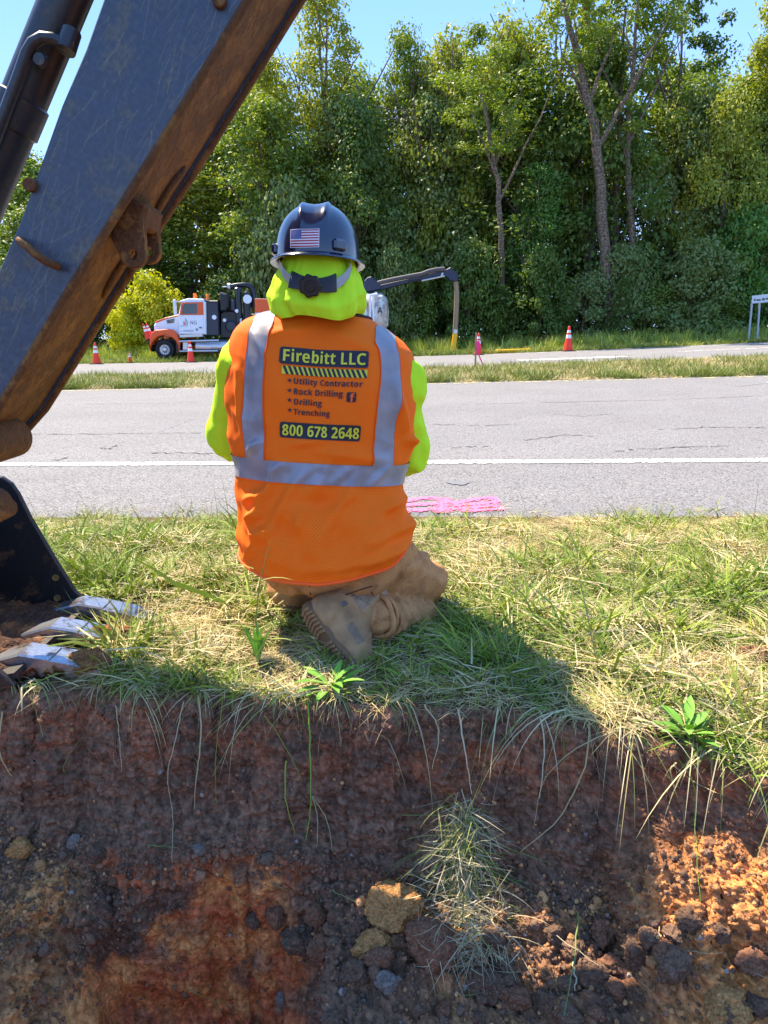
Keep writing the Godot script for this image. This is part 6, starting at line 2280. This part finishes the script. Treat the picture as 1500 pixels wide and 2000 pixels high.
# heel: rear end of the sole; f: towards the toe; u: from the sole up the shaft
func boot(who: Node3D, base: Vector3, heel: Vector3, f: Vector3, u: Vector3, label: String, side: float) -> void:
	var w := f.cross(u)
	var xf := Transform3D(Basis(f, u, w).scaled(Vector3.ONE * (1.06 if side > 0.0 else 1.0)), heel)
	var leather := vmat("boot_leather", 0.75, 0.3)
	leather.normal_enabled = true
	leather.normal_texture = bump_tex(256, 171, 0.06, 3.0)
	leather.normal_scale = 0.3
	tri_map(leather, 7.0, false)
	var pr := [[Vector3(0.045, 0.052, 0), Vector3(0.055, 0.135, 0), 0.043, 0.049], [Vector3(0.055, 0.135, 0), Vector3(0.052, 0.205, 0), 0.049, 0.053], [Vector3(0.05, 0.045, 0), Vector3(0.15, 0.047, 0), 0.041, 0.042], [Vector3(0.15, 0.045, 0), Vector3(0.222, 0.034, 0.004 * side), 0.043, 0.034], [Vector3(0.12, 0.085, 0), Vector3(0.075, 0.12, 0), 0.036, 0.044]]
	var m := nets(Vector3(-0.02, 0.0, -0.075), Vector3(0.28, 0.225, 0.075), 0.0038, func(p: Vector3):
		var d := prims_sd(p, pr, 0.03)
		d = maxf(d, 0.012 - p.y)
		d = maxf(d, p.y - 0.205)
		if d < 0.01:
			# overlay panels: raised counter, toe cap and eyelet stay
			var cn := smooth(0.003, -0.003, (p - Vector3(0.0, 0.03, 0)).length() - 0.085)
			var toe := smooth(-0.003, 0.003, p.x - 0.172 + p.y * 0.25)
			var stay := smooth(0.004, -0.004, absf(p.y - 0.62 * (p.x - 0.02) - 0.075) - 0.016)
			d -= 0.0042 * maxf(cn, maxf(toe, stay))
			var wi := window_of(p)
			d += wi * (0.0030 + 0.0022 * sin((p.x * 0.85 + p.y * 0.5) * 620.0))
			d += nz.get_noise_3dv(p * 220.0) * 0.0022
		return d, func(p: Vector3):
			var c := L(0.37, 0.205, 0.095)
			if window_of(p) > 0.5: c = L(0.27, 0.175, 0.11)
			elif p.y > 0.188: c = L(0.36, 0.24, 0.15)
			return c * (1.0 + nz.get_noise_3dv(p * 300.0) * 0.5))
	var o := part("boot", m, leather, who)
	o.transform = Transform3D(xf.basis, heel - base)
	o.set_meta("label", label)
	# sole with lugs
	var out := PackedVector2Array()
	for k in 40:
		var t := TAU * k / 40.0
		var lx := 0.132 + 0.135 * cos(t)
		var hw := 0.037 + 0.012 * smooth(0.10, 0.20, lx) - 0.005 * exp(-pow((lx - 0.1) / 0.035, 2))
		var s := sin(t)
		out.append(Vector2(lx, signf(s) * pow(absf(s), 0.55) * hw + 0.004 * side * smooth(0.1, 0.25, lx)))
	var rub := mat("boot_sole", Color(0.46, 0.34, 0.24), 0.9)
	var sb := MB.new()
	sb.prism(out, Vector3(0, 0.004, 0), Vector3.RIGHT, Vector3(0, 0, 1), Vector3(0, 0.016, 0), 0.003)
	var so := part("sole", sb, rub, o)
	var lg := mat("boot_lug", Color(0.58, 0.44, 0.31), 0.9)
	for k in 22:
		var lx := 0.014 + k * 0.0112
		if lx > 0.088 and lx < 0.112: continue
		var hw := 0.030 + 0.012 * smooth(0.10, 0.20, lx) - 0.022 * smooth(0.215, 0.262, lx) - 0.012 * (1.0 - smooth(0.0, 0.03, lx))
		for s in [-1, 1]:
			var lb := MB.new()
			lb.box(Vector3(lx, 0.0025, s * hw * 0.52), Vector3(0.0082, 0.007, hw * 0.92), 0.0015, Basis(Vector3.UP, 0.22 * s))
			part("lug", lb, lg, o)
	# metal eyelet tag on the side
	var tg := MB.new()
	tg.box(Vector3(0.055, 0.078, 0.0505), Vector3(0.011, 0.016, 0.006), 0.002)
	part("side_tag", tg, mat("boot_tag", Color(0.40, 0.36, 0.34), 0.5, 0.2), o)

# ---------------------------------------------------------------- stones, clods and crumbs in the trench
func on_trench(px: float, py: float) -> Vector3:
	var best := Vector3.ZERO
	var bd := 9.0
	for e in 121:
		var s := e * 0.05
		var g := W(px, py, 1.3)
		var x := g.x
		for q in 2:
			var tp := trench_base(x, s)
			x = W(px, py, -tp.z).x
		var tp2 := trench_base(x, s)
		var er := absf(tp2.y - W(px, py, -tp2.z).y)
		if er < bd:
			bd = er
			best = trench_point(x, s)
	return best

func build_clods() -> void:
	var soil: StandardMaterial3D = mats["soil"]
	var rock := vmat("stone", 0.85, 0.35)
	rock.normal_enabled = true
	rock.normal_texture = soil.normal_texture
	tri_map(rock, 9.0, false)
	var own := soil.duplicate() as StandardMaterial3D
	own.resource_name = "clod_soil"
	own.uv1_world_triplanar = false
	own.uv1_scale = Vector3.ONE * 0.45
	own.normal_scale = 1.3
	var sand := L(0.56, 0.28, 0.10)
	var brown := L(0.205, 0.122, 0.078)
	var redd := L(0.30, 0.145, 0.082)
	var grey := L(0.30, 0.235, 0.19)
	# the ones that can be told apart: px, py, width px, height px, tone, label
	var list := [
		[775, 1774, 112, 88, sand, "large sandy yellow clod at the foot of the trench wall"],
		[840, 1850, 110, 100, redd, "big reddish-brown slab of clay below the large sandy clod"],
		[892, 1842, 44, 34, sand, "small pale sandy lump under the uprooted grass"],
		[1080, 1830, 46, 40, brown, "brown rounded clod beside the sunlit soil heap"],
		[1225, 1862, 80, 84, brown, "dark heavy clod at the edge of the hollow"],
		[1070, 1960, 60, 60, brown, "dark lump of earth below the uprooted grass"],
		[620, 1785, 40, 44, redd, "red-brown lump on the crumbled ledge beside the pit"],
		[585, 1840, 78, 62, brown, "wide dark clod on the ledge beside the pit"],
		[630, 1850, 56, 50, redd, "reddish clod resting against the wide dark clod"],
		[540, 1795, 40, 52, redd, "upright reddish fragment at the rim of the pit"],
		[498, 1800, 36, 36, brown, "dark fragment at the corner of the pit rim"],
		[730, 1845, 84, 60, sand, "sandy crumbling lump below the large sandy clod"],
		[700, 1900, 60, 50, brown, "dark rounded clod under the sandy crumbling lump"],
		[760, 1920, 50, 44, grey, "greyish stone below the reddish-brown slab"],
		[43, 1658, 56, 40, sand, "flat sandy fragment lying by the foot of the wall"],
		[151, 1648, 32, 34, grey, "pale grey stone at the foot of the wall above the pit"],
		[92, 1558, 26, 26, redd, "small red lump stuck in the trench wall"],
		[195, 1672, 40, 30, brown, "brown stone next to the pale grey stone"],
		[390, 1660, 26, 22, grey, "small grey stone above the rim of the pit"],
		[950, 1930, 70, 60, brown, "dark broken clod lying below the sunlit soil"],
		[1150, 1900, 70, 60, brown, "lumpy clod between the heap and the hollow"],
		[1205, 1940, 60, 40, redd, "long reddish clod lying below the dark heavy clod"],
		[1330, 1800, 60, 50, brown, "brown clod on the shaded shelf"],
		[558, 1945, 26, 30, grey, "small bluish stone on the ledge beside the pit"],
		[1400, 1960, 90, 60, sand, "sandy sunlit clod at the end of the shelf"],
		[1470, 1265, 70, 40, redd, "reddish clod lying in the grass away from the trench"],
		[1380, 1275, 40, 26, redd, "small reddish crumb of soil in the grass away from the trench"]]
	var k := 0
	for a in list:
		var p: Vector3 = G(a[0], a[1] + a[3] * 0.4, 0.01) if a[1] < 1300 else on_trench(a[0], a[1] - a[3] * 0.1)
		var ax := -p.z * 0.9713 + (EYE - p.y) * 0.238
		var w: float = a[2] * ax / F_PX
		var h: float = a[3] * ax / F_PX
		var o := put("soil_clod", clod_mesh(800 + k, 0.36 if a[2] > 90 else 0.5, 30, a[4]), own, null)
		o.position = p + Vector3(0, h * 0.12, h * 0.20)
		o.scale = Vector3(w * 0.53, h * 0.50, w * 0.42)
		o.rotation = Vector3(0, rng.randf_range(-0.4, 0.4), rng.randf_range(-0.15, 0.15))
		tag(o, a[5], "clod", "clods and stones of the trench")
		k += 1
	# loose spoil along the foot of the cut
	rng.seed = 8282
	for q in 46:
		var px := rng.randf_range(470, 1480)
		var py := rng.randf_range(1800, 1995)
		var p := on_trench(px, py)
		if pit_mask(p.x, 4.0) > 0.3: continue
		var r := rng.randf_range(0.011, 0.030)
		var kind := rng.randi() % 3
		var o := put("soil_clod", clod_mesh(840 + q % 9 + 20 * kind, 0.62, 18, [brown * 1.25, redd, brown][kind]), own, null)
		o.position = p + Vector3(0, r * 0.3, r * 0.25)
		o.scale = Vector3(r * rng.randf_range(0.9, 1.4), r * rng.randf_range(0.7, 1.0), r)
		o.rotation = Vector3(rng.randf_range(-0.5, 0.5), rng.randf() * TAU, rng.randf_range(-0.5, 0.5))
		tag(o, ["brown lump of earth in the loose spoil at the trench foot", "reddish lump of earth in the loose spoil at the trench foot", "dark lump of earth in the loose spoil at the trench foot"][kind], "clod", "loose spoil at the trench foot")
	# crumbs: too many to count
	rng.seed = 6161
	var tones := [[L(0.16, 0.098, 0.066), 0], [L(0.25, 0.125, 0.07), 1], [L(0.50, 0.25, 0.105), 2], [L(0.30, 0.24, 0.20), 3]]
	for tn in tones:
		var pl := []
		var ti := []
		var n: int = [6500, 4200, 2600, 170][tn[1]]
		while pl.size() < n:
			var x := rng.randf_range(-1.05, 1.05)
			var s := rng.randf_range(0.3, 5.4)
			var pit := pit_mask(x, s)
			var dens := 0.10 + 0.90 * smooth(2.2, 3.3, s)
			dens *= 1.0 - 0.93 * pit
			if tn[1] == 2: dens *= 0.15 + smooth(-0.66, -0.80, x) + smooth(0.0, 0.2, x) * 0.8
			dens *= 0.35 + smooth(-0.2, 0.3, nz.get_noise_2d(x * 160.0, s * 40.0))
			dens *= 1.0 - 0.6 * smooth(0.42, 0.55, x)
			if rng.randf() > dens: continue
			var p := trench_point(x, s)
			var r := 0.0014 + 0.0042 * pow(rng.randf(), 3.0)
			if s > 2.8 and rng.randf() < 0.045: r *= rng.randf_range(1.6, 3.0)
			var b := Basis(rdir(), rng.randf() * TAU).scaled(Vector3.ONE * r * rng.randf_range(0.8, 1.2))
			pl.append(Transform3D(b, p + Vector3(0, r * 0.3, r * 0.3)))
			ti.append(L(1, 1, 1) * rng.randf_range(0.65, 1.35))
		var o := scatter("soil_crumbs", clod_mesh(900 + tn[1], 0.75, 6, tn[0]), vmat("crumb_soil", 0.95, 0.2), pl, ti)
		tag(o, ["dark brown crumbs of soil strewn in the trench", "reddish crumbs of soil strewn in the trench", "sandy crumbs of soil strewn in the trench", "small grey stones strewn in the trench"][tn[1]], "soil", "", "stuff")
	# uprooted clump of grass lying on the wall
	var gm: Material = mats["grass_blades"]
	var root := on_trench(905, 1690) + Vector3(0, 0.02, 0.05)
	var cl := thing("uprooted_grass", root, "tangled clump of uprooted grass and straw hanging down the trench wall", "grass clump")
	var gb := MB.new()
	var sb := MB.new()
	rng.seed = 7171
	var spine := []
	for q in 17: spine.append(on_line(q / 16.0))
	for q in 1700:
		var f := rng.randf()
		var si := mini(15, int(f * 16.0))
		var c0: Vector3 = (spine[si] as Vector3).lerp(spine[si + 1], f * 16.0 - si) - root
		var dry := rng.randf() < 0.62 + 0.36 * f
		var dir := Vector3(rng.randfn(0, 0.9), rng.randf_range(-1.0, 0.8), rng.randf_range(-0.1, 0.8))
		var o := c0 + Vector3(rng.randfn(0, 0.020 + 0.026 * f), rng.randfn(0, 0.03), rng.randf_range(0.0, 0.06))
		if dry:
			sb.col = L(0.52, 0.40, 0.22).lerp(L(0.68, 0.60, 0.40), rng.randf()) * rng.randf_range(0.6, 1.1)
			blade(sb, o, dir, rng.randf_range(0.03, 0.11), rng.randf_range(0.0009, 0.0022), rng.randf_range(-1.2, 2.2), 6, rng.randf_range(-1, 1))
		else:
			gb.col = L(0.16, 0.24, 0.05).lerp(L(0.36, 0.38, 0.10), rng.randf()) * rng.randf_range(0.7, 1.2)
			blade(gb, o, dir, rng.randf_range(0.05, 0.16), rng.randf_range(0.0010, 0.0026), rng.randf_range(-0.6, 2.4), 7, rng.randf_range(-1, 1))
	tag(part("green_blades", gb, gm, cl), "", "", "", "stuff")
	tag(part("dry_straw", sb, gm, cl), "", "", "", "stuff")
	# single stems lying about, each from one pixel to another
	for e in [[785, 1582, 960, 1592, 0.0022], [960, 1640, 1075, 1688, 0.0022], [918, 1650, 1000, 1790, 0.0020], [1040, 1790, 1210, 1905, 0.0018], [890, 1640, 1000, 1610, 0.0014], [860, 1700, 920, 1570, 0.002], [1120, 1790, 1100, 1990, 0.0024], [1110, 1860, 1125, 1930, 0.004], [890, 1935, 970, 1915, 0.0014], [1225, 1715, 1228, 1780, 0.0014], [650, 1735, 712, 1765, 0.0016], [610, 1945, 710, 1970, 0.0014], [455, 1745, 500, 1762, 0.0014], [540, 1720, 565, 1740, 0.0012], [290, 1645, 355, 1652, 0.003], [1430, 1770, 1500, 1755, 0.0014], [1270, 1800, 1275, 1830, 0.0016], [1440, 1890, 1500, 1900, 0.0018], [1310, 1850, 1390, 1855, 0.0012], [370, 1915, 455, 1955, 0.0013], [130, 1500, 165, 1440, 0.0028]]:
		var p := on_trench(e[0], e[1]) + Vector3(0, 0.006, 0.016)
		var q := on_trench(e[2], e[3]) + Vector3(0, 0.006, 0.016)
		var b := MB.new()
		b.col = [L(0.20, 0.30, 0.08), L(0.50, 0.43, 0.26), L(0.34, 0.36, 0.10)][rng.randi() % 3]
		var pts := []
		var rr := []
		for i in 9:
			var t := i / 8.0
			pts.append(p.lerp(q, t) + Vector3(rng.randfn(0, 0.002), 0.012 * sin(t * PI) + rng.randfn(0, 0.001), 0.014 * sin(t * PI)))
			rr.append(e[4] * (1.0 - 0.6 * t) * 0.7)
		b.tube(pts, rr, 5, true, 0.45)
		tag(part("loose_straw", b, gm), "single loose grass stem lying on the soil of the trench", "straw", "loose grass stems in the trench")

func on_line(f: float) -> Vector3:
	var px := pc([0.0, 0.3, 0.6, 1.0], [905.0, 895.0, 915.0, 930.0], f)
	var py := lerpf(1572.0, 1850.0, f)
	return on_trench(px, py)

func _ready() -> void:
	rng.seed = 4242
	nz.seed = 11; nz.frequency = 0.05; nz.fractal_octaves = 3
	nzc.seed = 31; nzc.noise_type = FastNoiseLite.TYPE_CELLULAR; nzc.frequency = 0.05; nzc.fractal_type = FastNoiseLite.FRACTAL_NONE; nzc.cellular_return_type = FastNoiseLite.RETURN_DISTANCE
	nz2.seed = 23; nz2.frequency = 0.05; nz2.fractal_octaves = 2
	# camera
	var cam := Camera3D.new()
	cam.name = "camera"
	add_child(cam)
	cam.position = Vector3(0, EYE, 0)
	cam.rotation_degrees.x = -PITCH
	cam.fov = rad_to_deg(2.0 * atan(1000.0 / F_PX))
	cam.near = 0.05
	cam.far = 2000.0
	cam.current = true
	# sky, exposure
	var env := Environment.new()
	env.tonemap_mode = Environment.TONE_MAPPER_LINEAR
	env.tonemap_exposure = 3.35
	env.background_mode = Environment.BG_SKY
	var sm := ProceduralSkyMaterial.new()
	sm.sky_top_color = Color(0.28, 0.41, 0.60)
	sm.sky_horizon_color = Color(0.55, 0.64, 0.76)
	sm.sky_curve = 0.13
	sm.sky_energy_multiplier = 1.2
	sm.ground_bottom_color = Color(0.30, 0.27, 0.22)
	sm.ground_horizon_color = Color(0.55, 0.60, 0.62)
	sm.sun_angle_max = 25.0
	sm.sun_curve = 0.12
	var sk := Sky.new()
	sk.sky_material = sm
	env.sky = sk
	env.sdfgi_enabled = true
	env.ssao_enabled = true
	env.ssil_enabled = true
	var we := WorldEnvironment.new()
	we.name = "world_environment"
	we.environment = env
	add_child(we)
	# sun: high, ahead and to one side
	var sun := DirectionalLight3D.new()
	sun.name = "sun"
	add_child(sun)
	var el := deg_to_rad(55.0)
	var az := deg_to_rad(-45.8)
	var to_sun := Vector3(sin(az) * cos(el), sin(el), -cos(az) * cos(el))
	sun.look_at_from_position(to_sun * 50.0, Vector3.ZERO)
	sun.light_energy = 1.25
	sun.light_color = Color(1.0, 0.94, 0.84)
	sun.light_angular_distance = 0.53
	sun.shadow_enabled = true
	var t0 := Time.get_ticks_msec()
	build_setting()
	print("build_setting ", Time.get_ticks_msec() - t0)
	build_trees()
	print("build_trees ", Time.get_ticks_msec() - t0)
	build_grass()
	print("build_grass ", Time.get_ticks_msec() - t0)
	build_excavator()
	print("build_excavator ", Time.get_ticks_msec() - t0)
	build_truck()
	print("build_truck ", Time.get_ticks_msec() - t0)
	build_roadworks()
	print("build_roadworks ", Time.get_ticks_msec() - t0)
	build_person()
	print("build_person ", Time.get_ticks_msec() - t0)
	build_clods()
	print("build_clods ", Time.get_ticks_msec() - t0)
